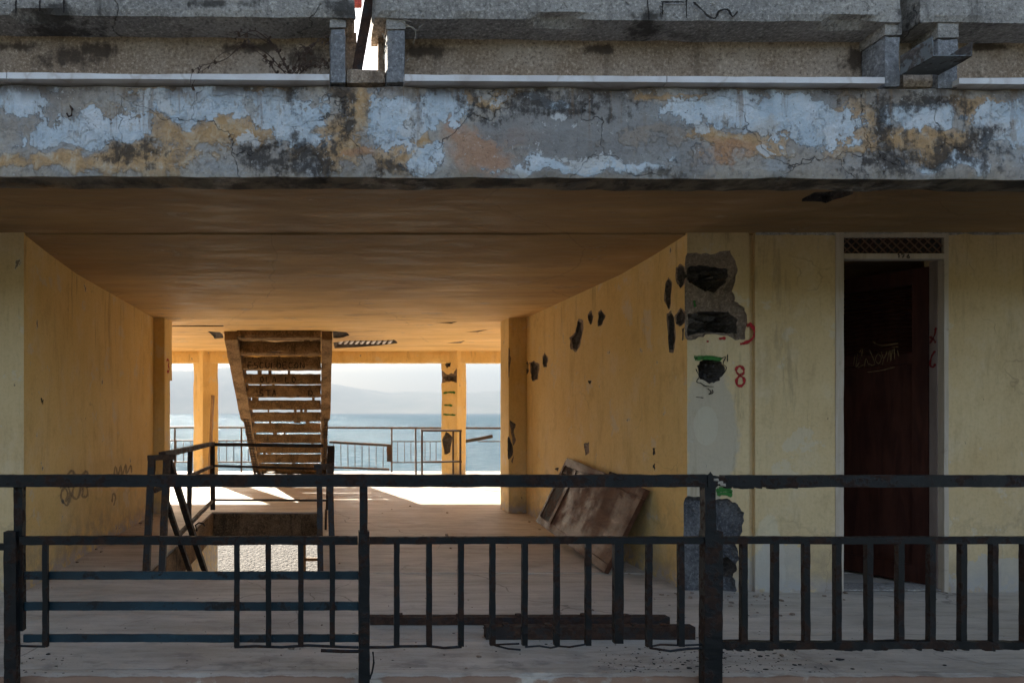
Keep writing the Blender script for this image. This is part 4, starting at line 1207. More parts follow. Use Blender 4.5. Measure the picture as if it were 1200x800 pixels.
# door leaf hinged on the right, swung inwards
hinge = Vector((PX(1088, 4.95), 4.95, 0)); dirv = Vector((-0.44, 0.9, 0)).normalized(); nv = Vector((-dirv.y, dirv.x, 0))  # nv faces -x / camera side
if nv.y > 0: nv = -nv
def leaf_pt(a, b, d): return tuple(hinge + dirv * a + Vector((0, 0, b)) - nv * d)
def leaf_box(a0, a1, b0, b1, d0, d1):
    mb = MB()
    for (a, b, d) in ((a0, b0, d0), (a1, b0, d0), (a1, b0, d1), (a0, b0, d1), (a0, b1, d0), (a1, b1, d0), (a1, b1, d1), (a0, b1, d1)):
        mb.v.append(Vector(leaf_pt(a, b, d)))
    mb.f = [(0, 3, 2, 1), (4, 5, 6, 7), (0, 1, 5, 4), (1, 2, 6, 5), (2, 3, 7, 6), (3, 0, 4, 7)]
    return mb
LW_, LH = 0.72, zt0 - 0.03
lf = leaf_box(0, 0.10, 0.022, LH, 0, 0.04)
for q in ((LW_ - 0.10, LW_, 0.022, LH, 0, 0.04), (0.1005, LW_ - 0.1005, 0.022, 0.16, 0.001, 0.04), (0.1005, LW_ - 0.1005, LH - 0.12, LH, 0.001, 0.04), (0.1005, LW_ - 0.1005, 1.72, 1.80, 0.001, 0.04), (0.1005, LW_ - 0.1005, 0.1605, 1.7195, 0.014, 0.03)):
    t2 = leaf_box(*q); b = len(lf.v); lf.v += t2.v; lf.f += [tuple(b + i for i in f) for f in t2.f]
leaf = lf.build('door_leaf', DOOR_WOOD, dr, fix=True)
lv = MB()
for k in range(15):
    z = 1.815 + k * 0.034
    if z > LH - 0.14: break
    lv.bar(Vector(leaf_pt(0.1, z, 0.02)), Vector(leaf_pt(LW_ - 0.1, z, 0.02)), 0.04, 0.006, (nv * 0.7 + Vector((0, 0, 0.7))))
lv.build('louvre', DOOR_WOOD, leaf)
MB().tube([leaf_pt(LW_ - 0.05, 0.98, -0.002), leaf_pt(LW_ - 0.05, 0.98, -0.05), leaf_pt(LW_ - 0.15, 0.98, -0.055)], 0.009, 7).build('handle', RUST_DARK, leaf)
def on_leaf(px, py, d):
    # photo pixel -> the leaf's own face
    rx = (px - VX) / F_PX
    t = (rx * hinge.y - hinge.x) / (dirv.x - rx * dirv.y)
    Y = hinge.y + dirv.y * t
    return leaf_pt(t, PZ(py, Y), d)
EJ = [[(1003, 416), (1001, 428)], [(1006, 414), (1004, 430), (1008, 424)], [(1008, 413), (1012, 408), (1010, 419), (1006, 421), (1012, 420)], [(1006, 431), (1013, 427)], [(1014, 430), (1016, 420), (1019, 428)], [(1020, 410), (1026, 424), (1024, 428), (1019, 426)],
      [(1030, 414), (1027, 421), (1031, 426), (1034, 419), (1030, 414)], [(1034, 412), (1037, 420), (1041, 411)], [(1037, 420), (1035, 428)], [(1041, 424), (1044, 410), (1045, 424), (1047, 409)], [(1046, 407), (1054, 406)], [(1049, 407), (1050, 421)], [(1053, 410), (1055, 418)],
      [(1024, 400), (1035, 405), (1054, 402)], [(1018, 436), (1034, 434), (1050, 430)]]
strokes('graffiti_word', EJ, on_leaf, 0.9, GOLD_SPRAY, leaf, 0.012)
# the dark room behind
rm = MB()
rm.box(2.925, FX1 - 0.5, 8.55, 8.65, 0.0, Z_CEIL)
rm.box(FX1 - 0.4, FX1 - 0.3, 5.0, 8.55, 0.0, Z_CEIL)
tag(rm.build('room_wall', ROOM_PAINT), 'unlit brown room wall behind the open door', 'wall')

# ================================================================== FALLEN PANEL
A = Vector((2.386, 5.387, 0.0)); a_ = Vector((0, 1.711, 0.1384)); n_az = R(-2.1)
eu = Vector((0.0, 0.99675, 0.0806)); 
ev = Vector((0.3185, -0.0567, 0.7001)).normalized()
ev = (ev - eu * ev.dot(eu)).normalized(); en = eu.cross(ev)
if en.x > 0: en = -en            # faces the passage
PW, PH, PT = 1.716, 0.771, 0.055
pn = empty('fallen_door_panel', A)
tag(pn, 'scuffed varnished brown door panel leaning on its side against the right passage wall', 'door panel')
def pbox(a0, a1, b0, b1, d0, d1, name, mat, bevel=0.004):
    mb = MB()
    for (a, b, d) in ((a0, b0, d0), (a1, b0, d0), (a1, b1, d0), (a0, b1, d0), (a0, b0, d1), (a1, b0, d1), (a1, b1, d1), (a0, b1, d1)):
        mb.v.append(A + eu * a + ev * b + en * d)
    mb.f = [(0, 3, 2, 1), (4, 5, 6, 7), (0, 1, 5, 4), (1, 2, 6, 5), (2, 3, 7, 6), (3, 0, 4, 7)]
    return mb.build(name, mat, pn, bevel, fix=True)
pbox(0.02, PW - 0.02, 0.02, PH - 0.02, -0.004, 0.016, 'board', PANEL_WOOD)
pbox(0, PW, 0, 0.075, -0.012, 0.028, 'edge_rail', PANEL_WOOD)
pbox(0, PW, PH - 0.085, PH, -0.012, 0.028, 'edge_rail', PANEL_WOOD)
pbox(0, 0.085, 0.0755, PH - 0.0855, -0.012, 0.028, 'edge_rail', PANEL_WOOD)
pbox(PW - 0.05, PW, 0.0755, PH - 0.0855, -0.012, 0.028, 'edge_rail', PANEL_WOOD)
pbox(PW - 0.36, PW - 0.29, 0.0755, PH - 0.0855, 0.0165, 0.026, 'mid_rail', PANEL_WOOD)
pbox(PW - 0.288, PW - 0.052, 0.0765, PH - 0.0865, 0.0165, 0.020, 'dark_inset', RUST_DARK, 0)
pbox(0.0855, 0.44, PH - 0.13, PH - 0.0865, 0.0165, 0.026, 'moulding', PANEL_WOOD)
pbox(0.52, 0.72, PH - 0.01, PH + 0.03, -0.02, 0.02, 'hinge_block', RUST_DARK)

# ================================================================== STAIRCASE
st = empty('staircase', (-0.65, 14.2, 0))
tag(st, 'crumbling brown open-riser concrete staircase rising from the terrace through the ceiling', 'staircase')
TX0, TX1 = -1.28, 0.02
Yb, Yt, NST = 14.1, 10.0, 13
RISE = 2.62 / 12; RUN = (Yb - Yt) / 12; ZPH = -0.085
for i in range(NST):
    y = Yb - RUN * i; z = RISE * (i + 1) + ZPH
    sdv = random.Random(i)
    tr = MB().rbox(TX0 + 0.002, TX1 - 0.002, y - RUN - 0.02, y, z - 0.055, z, (0.05, 0.06, 0.03), 0.008, 0.010, 7, i, 0.03)
    tread = tr.build('tread', STAIR_CONC, st)
    gap = (0.012, 0.03, 0.03, 0.035, 0.035, 0.03, 0.04, 0.045, 0.008, 0.05, 0.004, 0.004, 0.012)[i]
    # back board of the riser, with a ragged slot under the tread
    rb = MB().rbox(TX0 + 0.004, TX1 - 0.004, y - 0.06, y - 0.022, max(0.0, z - RISE - 0.03), z - 0.056 - gap, (0.04, 0.03, 0.03), 0.007, 0.006, 9, i + 40, 0.02)
    ris = rb.build('riser', STAIR_CONC, st)
    for k in range(sdv.randint(2, 4)):
        x = TX0 + sdv.random() * (TX1 - TX0 - 0.1)
        MB().rbox(x, x + sdv.uniform(0.02, 0.09), y - 0.058, y - 0.02, z - 0.058 - gap, z - 0.054, 0.02, 0.006, 0).build('rubble_lump', STAIR_CONC, ris)
for s in (0, 1):
    x0 = TX0 - 0.20 if s == 0 else TX1 + 0.002
    x1 = TX0 - 0.002 if s == 0 else TX1 + 0.17
    mb = MB(); n = 44; cs = [(0, 0), (0.33, 0), (0.66, 0), (1, 0), (1, 0.5), (1, 1), (0.5, 1), (0, 1), (0, 0.5)]
    slope = (Z_CEIL + 0.1) / (Yb + 0.12 - Yt)
    for i in range(n + 1):
        t = i / n; y = (Yb + 0.15) + (Yt - Yb - 0.10) * t; zc_ = 2.62 * t
        lo_ = max(0.0, zc_ - 0.16); hi_ = zc_ + 0.20
        narrow = 0.05 if t < 0.52 else 0.0
        for (a, b) in cs:
            xa, xb = (x0 + narrow, x1) if s == 0 else (x0, x1 - narrow)
            p = Vector((xa + (xb - xa) * a, y, lo_ + (hi_ - lo_) * b))
            k = 0.018 if t < 0.55 else 0.007
            p += Vector((nz(p, 9, s * 5), 0.4 * nz(p, 9, s + 3), nz(p, 10, s + 8))) * k
            if b == 0 and 0 < a < 1 and t < 0.6: p.z += 0.045 * max(0, nz((p.x * 4, p.y * 2.2, 0), 2.4, s)) + 0.015
            mb.v.append(p)
    m_ = len(cs)
    for i in range(n):
        for k in range(m_):
            a0 = i * m_ + k; a1 = i * m_ + (k + 1) % m_
            mb.f.append((a0, a1, a1 + m_, a0 + m_))
    mb.f.append(tuple(range(m_ - 1, -1, -1))); mb.f.append(tuple(n * m_ + k for k in range(m_)))
    sg = mb.build('stringer', STAIR_CONC, st, fix=True)
    rebar = MB()
    for q in (0.3, 0.7):
        pts = []
        for i in range(2, 24):
            t = i / 44; pts.append((x0 + 0.04 + (x1 - x0 - 0.06) * q + 0.006 * math.sin(i), Yb + 0.15 + (Yt - Yb - 0.10) * t, max(0.01, 2.62 * t - 0.158)))
        rebar.tube(pts, 0.008, 5)
    for i in range(3, 24, 1):
        t = i / 44; y = Yb + 0.15 + (Yt - Yb - 0.10) * t; z = max(0.01, 2.62 * t - 0.162)
        rebar.bar((x0 + 0.05, y, z), (x1 - 0.03, y + 0.02, z), 0.02, 0.014)
    rebar.build('rebar', RUST_DARK, sg)
def on_riser(i):
    y = Yb - RUN * i - 0.012 + 0.006
    return lambda px, py, d: (PX(px, y), y + 0.016 - d, PZ(py, y))
# lettering on the back of the upper risers: seen from behind the boards
def riser_text(i, lines, width=0.9):
    y = Yb - RUN * i - 0.066
    f = lambda px, py, d: (PX(px, y), y + d - 0.004, PZ(py, y))
    strokes('graffiti_lettering', lines, f, width, BLACK_SPRAY, st)
MK_E = lambda x, y: [[(x + 4, y), (x, y), (x, y + 7), (x + 4, y + 7)], [(x, y + 3.5), (x + 3, y + 3.5)]]
MK_S = lambda x, y: [[(x + 4, y), (x + 1, y + 0.6), (x + 0.8, y + 3), (x + 3.8, y + 4), (x + 3.6, y + 6.6), (x, y + 7)]]
MK_C = lambda x, y: [[(x + 4, y + 1), (x + 1, y + 0.4), (x, y + 3.5), (x + 1, y + 6.8), (x + 4, y + 6.4)]]
MK_U = lambda x, y: [[(x, y), (x + 0.2, y + 5), (x + 2, y + 7), (x + 4, y + 5), (x + 4, y)]]
MK_L = lambda x, y: [[(x, y), (x, y + 7), (x + 4, y + 7)]]
MK_D = lambda x, y: [[(x, y), (x, y + 7), (x + 3, y + 6), (x + 4, y + 3.5), (x + 3, y + 1), (x, y)]]
MK_F = lambda x, y: [[(x + 4, y), (x, y), (x, y + 7)], [(x, y + 3.5), (x + 3, y + 3.5)]]
MK_O = lambda x, y: [[(x + 2, y), (x, y + 3.5), (x + 2, y + 7), (x + 4, y + 3.5), (x + 2, y)]]
MK_N = lambda x, y: [[(x, y + 7), (x, y), (x + 4, y + 7), (x + 4, y)]]
MK_H = lambda x, y: [[(x, y), (x, y + 7)], [(x + 4, y), (x + 4, y + 7)], [(x, y + 3.5), (x + 4, y + 3.5)]]
MK_T = lambda x, y: [[(x, y), (x + 5, y)], [(x + 2.5, y), (x + 2.5, y + 7)]]
MK_A = lambda x, y: [[(x, y + 7), (x + 2, y), (x + 4, y + 7)], [(x + 1, y + 4.5), (x + 3, y + 4.5)]]
def word(ch, x, y, adv=6.2):
    out = []
    for k, c in enumerate(ch):
        if c != ' ': out += globals()['MK_' + c](x + k * adv, y)
    return out

riser_text(10, word('ESCULDECON', 291, 424.5, 6.8))
riser_text(9, word('OLA', 305, 441, 7.2))
riser_text(9, word('LO', 335, 441, 7.2))
riser_text(8, word('STA', 304, 457, 7.6))
riser_text(8, word('D', 362, 457, 7.6))

# ================================================================== FRONT RAILING
def RX(px): return PX(px, Y_RAIL)
def RZ(py): return PZ(py, Y_RAIL)
SC = Y_RAIL / F_PX
def hbar(px0, px1, py0, py1, depth, mat, parent, name, dy=0.0, amp=0.003, py_end=None):
    zc = RZ((py0 + py1) / 2); ze = RZ(py_end) if py_end else zc
    return MB().bar((RX(px0), Y_RAIL + dy, zc), (RX(px1), Y_RAIL + dy, ze), depth, (py1 - py0) * SC, (0, 0, 1), 0.03, amp, px0).build(name, mat, parent)
def vbar(px, w, py0, py1, depth, mat, parent, name, dy=0.0, amp=0.003, lean=0.0):
    return MB().bar((RX(px), Y_RAIL + dy, RZ(py1)), (RX(px + lean), Y_RAIL + dy, RZ(py0)), w * SC, depth, (0, 1, 0), 0.03, amp, px).build(name, mat, parent)

rl = empty('balcony_railing', (RX(425), Y_RAIL, 0))
tag(rl, 'dark flaking railing run with three teal flat bars and missing lower bars', 'railing')
hbar(-420, 829, 556, 570, 0.045, RAIL_MAT, rl, 'top_rail', 0, 0.004)
hbar(-420, 12, 637, 644, 0.03, RAIL_MAT, rl, 'mid_rail', 0, 0.003)
hbar(24, 419, 628, 637.5, 0.03, RAIL_MAT, rl, 'mid_rail', 0, 0.004)
hbar(433, 824, 628.5, 636.5, 0.03, RAIL_MAT, rl, 'mid_rail', 0, 0.003)
vbar(14, 14, 622, 812, 0.05, RAIL_MAT, rl, 'post', 0.0, 0.004)
vbar(20, 10.5, 570, 740, 0.04, RAIL_MAT, rl, 'post_upright', 0.03, 0.003)
vbar(426, 9, 570, 630, 0.04, RAIL_MAT, rl, 'post_upright', 0.0, 0.003)
vbar(426.5, 12.5, 622, 818, 0.05, RAIL_MAT, rl, 'post', 0.004, 0.004)
vbar(829.5, 12.5, 570, 640, 0.045, RAIL_MAT, rl, 'post_upright', 0.0, 0.004)
vbar(834, 21, 622, 822, 0.05, RAIL_MAT, rl, 'post', 0.006, 0.004)
for k, (y0, y1) in enumerate(((671, 680.5), (707, 717), (745.5, 754.5))):
    hbar(24, 421, y0, y1, 0.012, TEAL, rl, 'flat_bar', 0.034, 0.003)
for px in (53.5, 277.5, 314.5, 352.5, 389.5):
    vbar(px, 6.2, 637, 757, 0.022, RAIL_MAT, rl, 'baluster', 0.0, 0.003)
for px in (464.8, 502.7, 540, 577, 614.7, 652.3, 689, 760.3, 797.7):
    vbar(px, 6.4, 636, 757 + 2 * math.sin(px), 0.022, RAIL_MAT, rl, 'baluster', 0.0, 0.0025)
vbar(724.5, 10.5, 636, 753, 0.03, RAIL_MAT, rl, 'baluster', 0.004, 0.003)
def wire(pts, r, parent, name='bent_wire', dy=0.0):
    return MB().tube([(RX(a), Y_RAIL + dy + 0.006 * math.sin(a), RZ(b)) for a, b in pts], r, 5).build(name, RAIL_MAT, parent)
wire([(275, 757), (300, 756), (330, 757.5), (360, 756), (390, 757), (420, 757.5)], 0.007, rl)
wire([(376, 761), (400, 762), (420, 762)], 0.009, rl)
wire([(433, 757.5), (455, 758), (470, 756), (485, 757), (502, 756), (520, 758), (541, 757.5)], 0.007, rl)
wire([(437, 763), (438, 775), (436, 788), (433, 795)], 0.005, rl)
wire([(578, 755), (590, 754), (608, 753)], 0.005, rl)
wire([(580, 756), (595, 759), (610, 761)], 0.005, rl)
wire([(615, 757), (632, 756), (645, 758), (655, 757), (668, 758), (688, 754)], 0.005, rl)
wire([(760, 757), (775, 755), (800, 756), (824, 755)], 0.005, rl)
wire([(762, 759), (785, 762), (805, 760), (824, 759)], 0.006, rl)
wire([(829, 758), (830, 775), (829, 790), (831, 800)], 0.008, rl)
wire([(826, 757), (828, 768), (827, 782)], 0.005, rl)
wire([(22, 756), (40, 757), (53, 757)], 0.006, rl)

rr = empty('balcony_railing', (RX(1000), Y_RAIL, 0))
tag(rr, 'dark flaking railing run in front of the doorway with a full set of bars', 'railing')
def scaled(px0, px1, py0, py1, depth, name, amp, n, a0, a1, seed):
    """a rail whose lower edge carries ragged rust scale"""
    zc = RZ((py0 + py1) / 2)
    mb = MB().bar((RX(px0), Y_RAIL, zc), (RX(px1), Y_RAIL, zc), depth, (py1 - py0) * SC, (0, 0, 1), 0.03, amp, px0)
    rnd = random.Random(seed)
    for k in range(n):
        a = rnd.uniform(a0, a1); w2 = rnd.uniform(3, 10)
        mb.bar((RX(a), Y_RAIL - 0.003, RZ(py1 + 0.4)), (RX(a + w2), Y_RAIL - 0.003, RZ(py1 + rnd.uniform(0, 1.4))), 0.02, rnd.uniform(0.006, 0.014), (0, 0, 1), 0.01, 0.005, k)
    return mb.build(name, RAIL_MAT, rr)
scaled(846, 1900, 556.5, 570, 0.045, 'top_rail', 0.004, 16, 848, 930, 5)
hbar(845, 1900, 628.5, 636.5, 0.03, RAIL_MAT, rr, 'mid_rail', 0, 0.003)
scaled(845, 1900, 750.5, 759, 0.03, 'bottom_rail', 0.006, 34, 850, 1230, 6)
px = 871.0
while px < 1890:
    vbar(px, 6.8, 636, 752, 0.026, RAIL_MAT, rr, 'baluster', 0.0, 0.0025)
    px += 36.6
# ragged plate where the two runs meet
rg = MB().prism([(RX(a), Y_RAIL - 0.026, RZ(b)) for a, b in ((826, 556), (829, 552), (832, 556), (838, 557), (846, 558), (846, 569.5), (838, 568), (836, 570), (830, 570.5), (826, 570))], (0, 0.004, 0))
rg.build('torn_plate', RAIL_MAT, rr, fix=True)
for k, (a, b) in enumerate(((835, 561), (840, 564.5), (843, 567))):
    MB().rbox(RX(a - 3), RX(a + 3), Y_RAIL - 0.031, Y_RAIL - 0.027, RZ(b + 1.6), RZ(b - 1.6), 0.006, 0.003, 0.002, 20, k).build('bare_flake', STRAW, rr)
# two steel sections lying on the floor behind the railing
def floor_bar(px0, px1, py0, py1, label, ends=0):
    Y = F_PX * EYE / (py1 - VY)
    hh = (py1 - py0) * Y / F_PX
    mb = MB().bar((PX(px0, Y), Y + 0.03, hh / 2 + 0.003), (PX(px1, Y), Y + 0.03, hh / 2 + 0.003), 0.06, hh, (0, 0, 1), 0.04, 0.003, px0)
    o = mb.build('steel_bar', RUST_DARK)
    for q in (0.1, 0.3, 0.5, 0.72, 0.86):
        x = PX(px0 + (px1 - px0) * q, Y)
        MB().rbox(x - 0.02, x + 0.02, Y + 0.005, Y + 0.05, hh + 0.002, hh + 0.016, 0.012, 0.004, 0.004, 20, q).build('weld_lump', RUST_DARK, o)
    return tag(o, label, 'steel bar')
floor_bar(434, 785, 723.5, 732.5, 'longer thin rusty steel bar lying on the walkway floor')
floor_bar(570, 815, 735, 749.5, 'shorter thick rusty steel bar lying nearest the railing')

# ================================================================== STAIRWELL RAILING
sr = empty('stairwell_railing', (-0.7, 7.0, 0))
tag(sr, 'bent rusty handrail around the open stairwell in the floor', 'railing')
def P3(px, py, Y): return Vector((PX(px, Y), Y, PZ(py, Y)))
YN = 5.5; YF = 8.78
def srb(p0, p1, w, h, name, up=(0, 0, 1)):
    return MB().bar(p0, p1, w, h, up, 0.06, 0.004, p0[0] + p1[1]).build(name, STAIR_RAIL, sr)
xl = HX0 - 0.03
srb(P3(178, 538, YN), P3(171.5, 670, YN - 0.03), 0.055, 0.05, 'post', (0, 1, 0))
srb(P3(195.5, 538, YN + 0.05), P3(190, 671, YN + 0.02), 0.055, 0.05, 'post', (0, 1, 0))
srb(P3(173, 536.5, YN), P3(206, 535, YN + 0.04), 0.05, 0.045, 'top_rail')
srb(P3(190, 533, YN + 0.06), P3(249, 519.5, YF), 0.06, 0.05, 'top_rail')
srb(P3(249, 519, YF), P3(249.5, 597, YF), 0.06, 0.05, 'post', (0, 1, 0))
srb(P3(223, 528, 7.35), P3(221.5, 610, 7.35), 0.05, 0.05, 'post', (0, 1, 0))
srb(P3(180, 575, YN + 0.03), P3(249, 546, YF), 0.035, 0.035, 'mid_rail')
srb(P3(204, 632, 6.3), P3(249, 586.5, YF), 0.035, 0.04, 'low_rail')
srb(P3(249, 520.5, YF), P3(379, 522, YF), 0.05, 0.045, 'top_rail')
srb(P3(250, 545.5, YF), P3(371, 549, YF), 0.04, 0.032, 'mid_rail')
srb(P3(250, 585.5, YF), P3(384, 586, YF), 0.04, 0.026, 'low_rail')
srb(P3(374, 548, YN + 0.3), P3(375.5, 671, YN), 0.05, 0.05, 'post', (0, 1, 0))
srb(P3(386.5, 545, YN + 0.3), P3(390, 671, YN), 0.05, 0.05, 'post', (0, 1, 0))
srb(P3(368, 547.5, YN + 0.3), P3(391.5, 545.5, YN + 0.3), 0.05, 0.05, 'top_rail')
srb(P3(388, 522, YF + 0.1), P3(386, 597, YF + 0.1), 0.10, 0.05, 'end_plate', (0, 1, 0))
srb(P3(382, 597, 7.6), P3(381, 650, 7.2), 0.025, 0.025, 'stay', (0, 1, 0))
# handrails going down with the flight
srb(P3(198, 540, YN + 0.12), P3(241, 672, 7.25), 0.055, 0.05, 'hand_rail')
srb(P3(194, 585, YN + 0.10), P3(225, 676, 6.9), 0.045, 0.04, 'hand_rail')
MB().tube([P3(231, 622, 6.3), P3(229, 615, 6.3), P3(233, 612, 6.3), P3(238, 613, 6.3), P3(240, 616, 6.3)], 0.008, 6).build('bent_hook', STAIR_RAIL, sr)

# lower level pipe rail glimpsed through the opening
pr = empty('pipe_rail', (0, 12, Z_G))
tag(pr, 'pale brown pipe rail on the lower level seen through the stairwell', 'railing')
MB().bar(P3(357, 655, 12.5), P3(400, 655, 12.5), 0.05, 0.06).build('top_rail', DRIFT, pr)
MB().bar(P3(357, 620, 12.5), P3(357, 760, 12.5), 0.05, 0.05, (0, 1, 0)).build('post', DRIFT, pr)
MB().bar(P3(384, 620, 12.5), P3(384, 760, 12.5), 0.05, 0.05, (0, 1, 0)).build('post', DRIFT, pr)

# ================================================================== SEA RAILING
Ys = 14.55
sf = empty('terrace_railing', (0.6, Ys, 0))
tag(sf, 'thin dark terrace railing along the sea edge with barred panels', 'railing')
def sb(px0, py0, px1, py1, w, name='rail', Y=Ys, Y2=None, mat=SEA_RAIL, parent=None):
    return MB().bar(P3(px0, py0, Y), P3(px1, py1, Y2 or Y), w, w, (0, 0.97, 0.26), 0.1, 0.002, px0 + py0).build(name, mat, parent or sf)
sb(60, 500.5, 375, 500.5, 0.04, 'top_rail'); sb(375, 500.7, 900, 502.5, 0.04, 'top_rail', Ys + 0.002)
for px in (205, 283, 459, 487, 700): sb(px, 500, px, 553.5, 0.035, 'post')
sb(190, 516, 300, 516, 0.025, 'panel_rail'); sb(190, 541, 300, 541, 0.025, 'panel_rail')
for px in (198, 206.5, 215, 223.5, 257, 265.5, 274, 282.5, 291): sb(px, 516, px, 541, 0.013, 'panel_bar')
sb(459, 517, 524, 517, 0.02, 'panel_rail'); sb(459, 541.5, 524, 541.5, 0.02, 'panel_rail')
for px in (466, 474, 481.5, 498, 504, 511, 518): sb(px, 517, px, 541, 0.012, 'panel_bar')
sb(560, 517, 720, 517, 0.02, 'panel_rail'); sb(620, 541.5, 720, 541.5, 0.02, 'panel_rail')

bp = empty('railing_panel', (0.8, 14.3, 0))
tag(bp, 'rusty railing panel hanging loose and tilted beside the staircase', 'railing panel')
sb(386, 517.5, 457, 521.5, 0.05, 'top_rail', 14.3, None, STAIR_RAIL, bp); sb(386, 547, 456, 549.5, 0.04, 'bottom_rail', 14.3, None, STAIR_RAIL, bp)
for k in range(8): sb(391 + k * 8.3, 518.4 + k * 0.45, 391.5 + k * 8.2, 548, 0.014, 'panel_bar', 14.3, None, SEA_RAIL, bp)
MB().rbox(PX(453, 14.3), PX(459.5, 14.3), 14.29, 14.33, PZ(541, 14.3), PZ(521, 14.3), 0.04, 0.01, 0.012, 9, 3).build('rusted_plate', STAIR_RAIL, bp)

gt = empty('gate_frame', (2.5, 13.1, 0))
tag(gt, 'bright bare tube frame standing in front of the terrace railing by the right column', 'frame')
YG = 13.9
def gb(px0, py0, px1, py1, w, name, Y=YG): return MB().bar(P3(px0, py0, Y), P3(px1, py1, Y), w, w, (0, 0.97, 0.26), 0.1, 0.002, px0).build(name, SEA_RAIL, gt)
gb(493, 504, 541, 504.5, 0.036, 'top_tube', YG - 0.9); gb(494.5, 504, 494.5, 557, 0.036, 'leg', YG - 0.9); gb(539.5, 504, 539.5, 558, 0.036, 'leg', YG - 0.9)
gb(493, 541, 541, 540.5, 0.03, 'lower_tube', YG - 0.9); gb(487, 504, 487.5, 556, 0.032, 'leg', YG - 0.7); gb(531, 504.5, 531, 557, 0.032, 'leg', YG - 0.7)

# broken bar stuck out by the right column
bb = MB().bar((PX(549, 13.5) , 13.9, PZ(517, 13.9)), (PX(577, 13.9), 13.9, PZ(511, 13.9)), 0.05, 0.07, (0, 0, 1), 0.06, 0.012)
tag(bb.build('broken_bar', STAIR_RAIL), 'broken wooden bar sticking out seaward past the right terrace column', 'bar')

# ================================================================== DRY CREEPER AND STRAW
rnd = random.Random(11)
cr_ = empty('dead_creeper', (PX(330, 3.3), 3.33, 3.03))
tag(cr_, 'dead brown creeper sprawling over the marble ledge', 'dead plant')
mbst, mblf = MB(), MB()
def curve(pts, n=5):
    out = []
    for i in range(len(pts) - 1):
        p0 = pts[max(i - 1, 0)]; p1 = pts[i]; p2 = pts[i + 1]; p3 = pts[min(i + 2, len(pts) - 1)]
        for k in range(n):
            t = k / n
            out.append(tuple(0.5 * ((2 * p1[a]) + (-p0[a] + p2[a]) * t + (2 * p0[a] - 5 * p1[a] + 4 * p2[a] - p3[a]) * t * t + (-p0[a] + 3 * p1[a] - 3 * p2[a] + p3[a]) * t ** 3) for a in range(len(p1))))
    out.append(pts[-1]); return out
BR = [[(342, 88), (334, 72), (326, 58), (318, 48), (312, 43)], [(340, 88), (328, 74), (312, 64), (290, 60), (262, 64), (240, 74), (228, 88), (225, 104)],
      [(338, 89), (325, 82), (315, 72), (308, 70)], [(345, 89), (352, 78), (362, 66), (375, 54), (386, 46)], [(346, 89), (358, 82), (370, 76), (384, 78)],
      [(340, 88), (346, 72), (356, 62), (360, 66)], [(318, 48), (300, 44), (284, 48), (270, 44)], [(350, 86), (364, 84), (378, 84)], [(236, 78), (232, 90), (226, 108)], [(300, 62), (286, 58), (270, 62)]]
for k, b in enumerate(BR):
    for e in range(2):
        pts = [(PX(a + rnd.uniform(-2, 2) * e, 3.3), 3.30 + 0.06 * math.sin(a * 0.08 + e), PZ(bb_ + rnd.uniform(-2, 2) * e, 3.3) + 0.002) for a, bb_ in b]
        c = curve(pts, 5)
        mbst.tube(c, 0.0032 if e == 0 else 0.0018, 5, 0.0012)
        for p in c[2:]:
            if rnd.random() < (0.75 if k not in (1, 6, 8, 9) else 0.35):
                q = Vector(p); L = rnd.uniform(0.012, 0.03); th = rnd.uniform(0, 6.28)
                d = Vector((math.cos(th), rnd.uniform(-0.5, 0.5), math.sin(th))) * L; s2 = d.cross(Vector((0, 1, 0.3))).normalized() * L * 0.28
                cup = Vector((0, -0.25 * L, 0.15 * L))
                bi = len(mblf.v)
                mblf.v += [q, q + d * 0.5 + s2 + cup, q + d, q + d * 0.5 - s2 - cup * 0.4]
                mblf.f.append((bi, bi + 1, bi + 2)); mblf.f.append((bi, bi + 2, bi + 3))
mbst.build('stem', DRY, cr_); mblf.build('leaves', DRY, cr_)
stw = empty('dry_straw', (PX(478, 3.27), 3.28, 3.33))
tag(stw, 'wisp of dry straw caught beside the second stub post', 'dead plant')
ms = MB()
for b in ([(470, 28), (480, 31), (488, 38), (492, 34)], [(474, 32), (484, 33), (487, 42), (484, 52)], [(466, 26), (474, 24), (482, 28)], [(450, 60), (455, 44), (452, 30)], [(449, 70), (453, 52), (448, 38)], [(476, 74), (480, 68), (484, 70)], [(490, 34), (496, 30)]):
    ms.tube(curve([(PX(a, 3.26), 3.255 + 0.012 * math.sin(a), PZ(c, 3.26)) for a, c in b], 4), 0.0028, 5, 0.0012)
ms.build('stem', STRAW, stw)

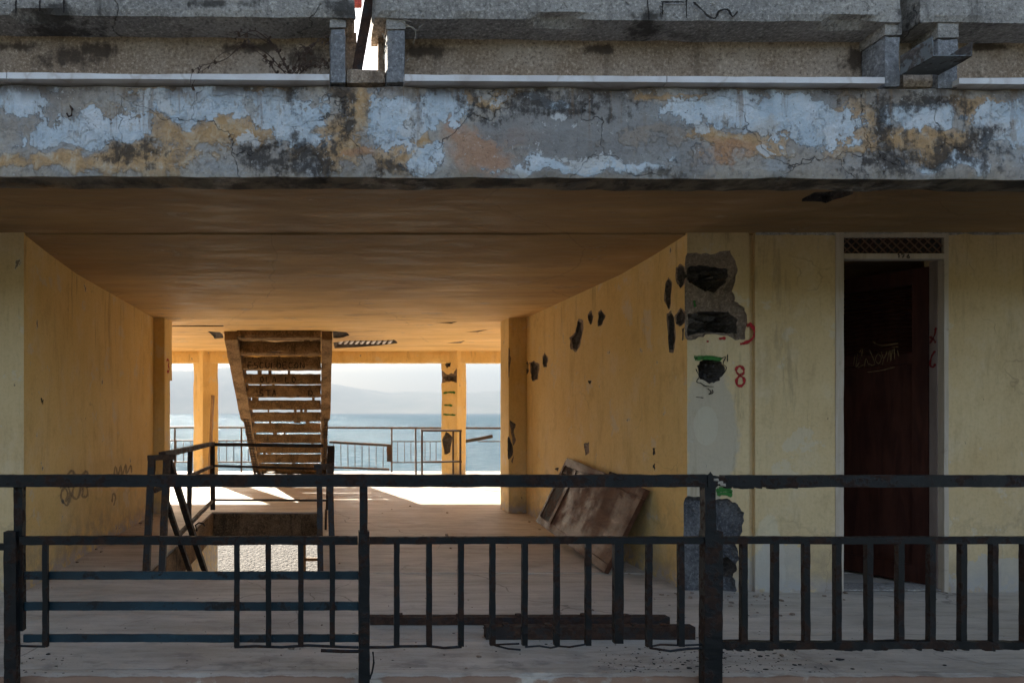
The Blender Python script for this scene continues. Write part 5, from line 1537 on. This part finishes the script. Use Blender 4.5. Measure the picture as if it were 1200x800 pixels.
# ================================================================== DIRT ON THE FLOOR EDGE
db = MB(); rnd = random.Random(3)
for k in range(520):
    if k < 330:
        px = min(1200, 700 + abs(rnd.gauss(0, 1)) * 150 if k % 2 else rnd.gauss(850, 60)); py = rnd.uniform(758, 788)
    elif k < 360:
        px = 14 + abs(rnd.gauss(0, 30)); py = rnd.uniform(766, 790)
    else:
        px = rnd.uniform(0, 1200); py = rnd.uniform(700, 785)
    Y = F_PX * EYE / (py - VY)
    if Y < 3.33: continue
    x = PX(px, Y); s_ = rnd.uniform(0.0012, 0.0045) * (2.6 if rnd.random() < 0.10 else 1)
    ring = []
    n = rnd.randint(5, 7); st_ = rnd.uniform(0.6, 2.2)
    for q in range(n):
        th = 2 * math.pi * q / n; r_ = s_ * rnd.uniform(0.6, 1.2)
        ring.append((x + math.cos(th) * r_ * st_, Y + math.sin(th) * r_, 0.002))
    db.prism(ring, (0, 0, s_ * rnd.uniform(0.25, 0.6)))
dbo = db.build('debris', SOOT, fix=True); dbo['kind'] = 'stuff'

ch = MB(); rnd = random.Random(17)
def chip(x, y, r):
    n = rnd.randint(5, 7); k0 = rnd.random() * 6
    ch.prism([(x + math.cos(k0 + 6.283 * q / n) * r * rnd.uniform(0.6, 1.3), y + math.sin(k0 + 6.283 * q / n) * r * rnd.uniform(0.5, 1.1), 0.001) for q in range(n)], (rnd.uniform(-0.3, 0.3) * r, 0, r * rnd.uniform(0.3, 0.8)))
for k in range(420):
    r = 0.0025 + 0.018 * rnd.random() ** 5
    m_ = k % 6
    if m_ == 0: x, y = XR - abs(rnd.gauss(0, 0.12)) - 0.02, rnd.uniform(4.9, 8.6)
    elif m_ == 1: x, y = XL + abs(rnd.gauss(0, 0.12)) + 0.02, rnd.uniform(4.9, 8.6)
    elif m_ == 2: x, y = rnd.uniform(2.5, 7.0), Y_WALL - abs(rnd.gauss(0, 0.10)) - 0.02
    elif m_ == 3: x, y = 2.95 + rnd.gauss(0, 0.3), Y_WALL - abs(rnd.gauss(0, 0.25)) - 0.02
    elif m_ == 4: x, y = rnd.uniform(0.15, 2.6), rnd.uniform(3.4, 13)
    else: x, y = rnd.uniform(-1.6, 6.0), rnd.uniform(3.36, 4.8)
    chip(x, y, r)
cho = ch.build('plaster_crumbs', MASONRY, fix=True); cho['kind'] = 'stuff'
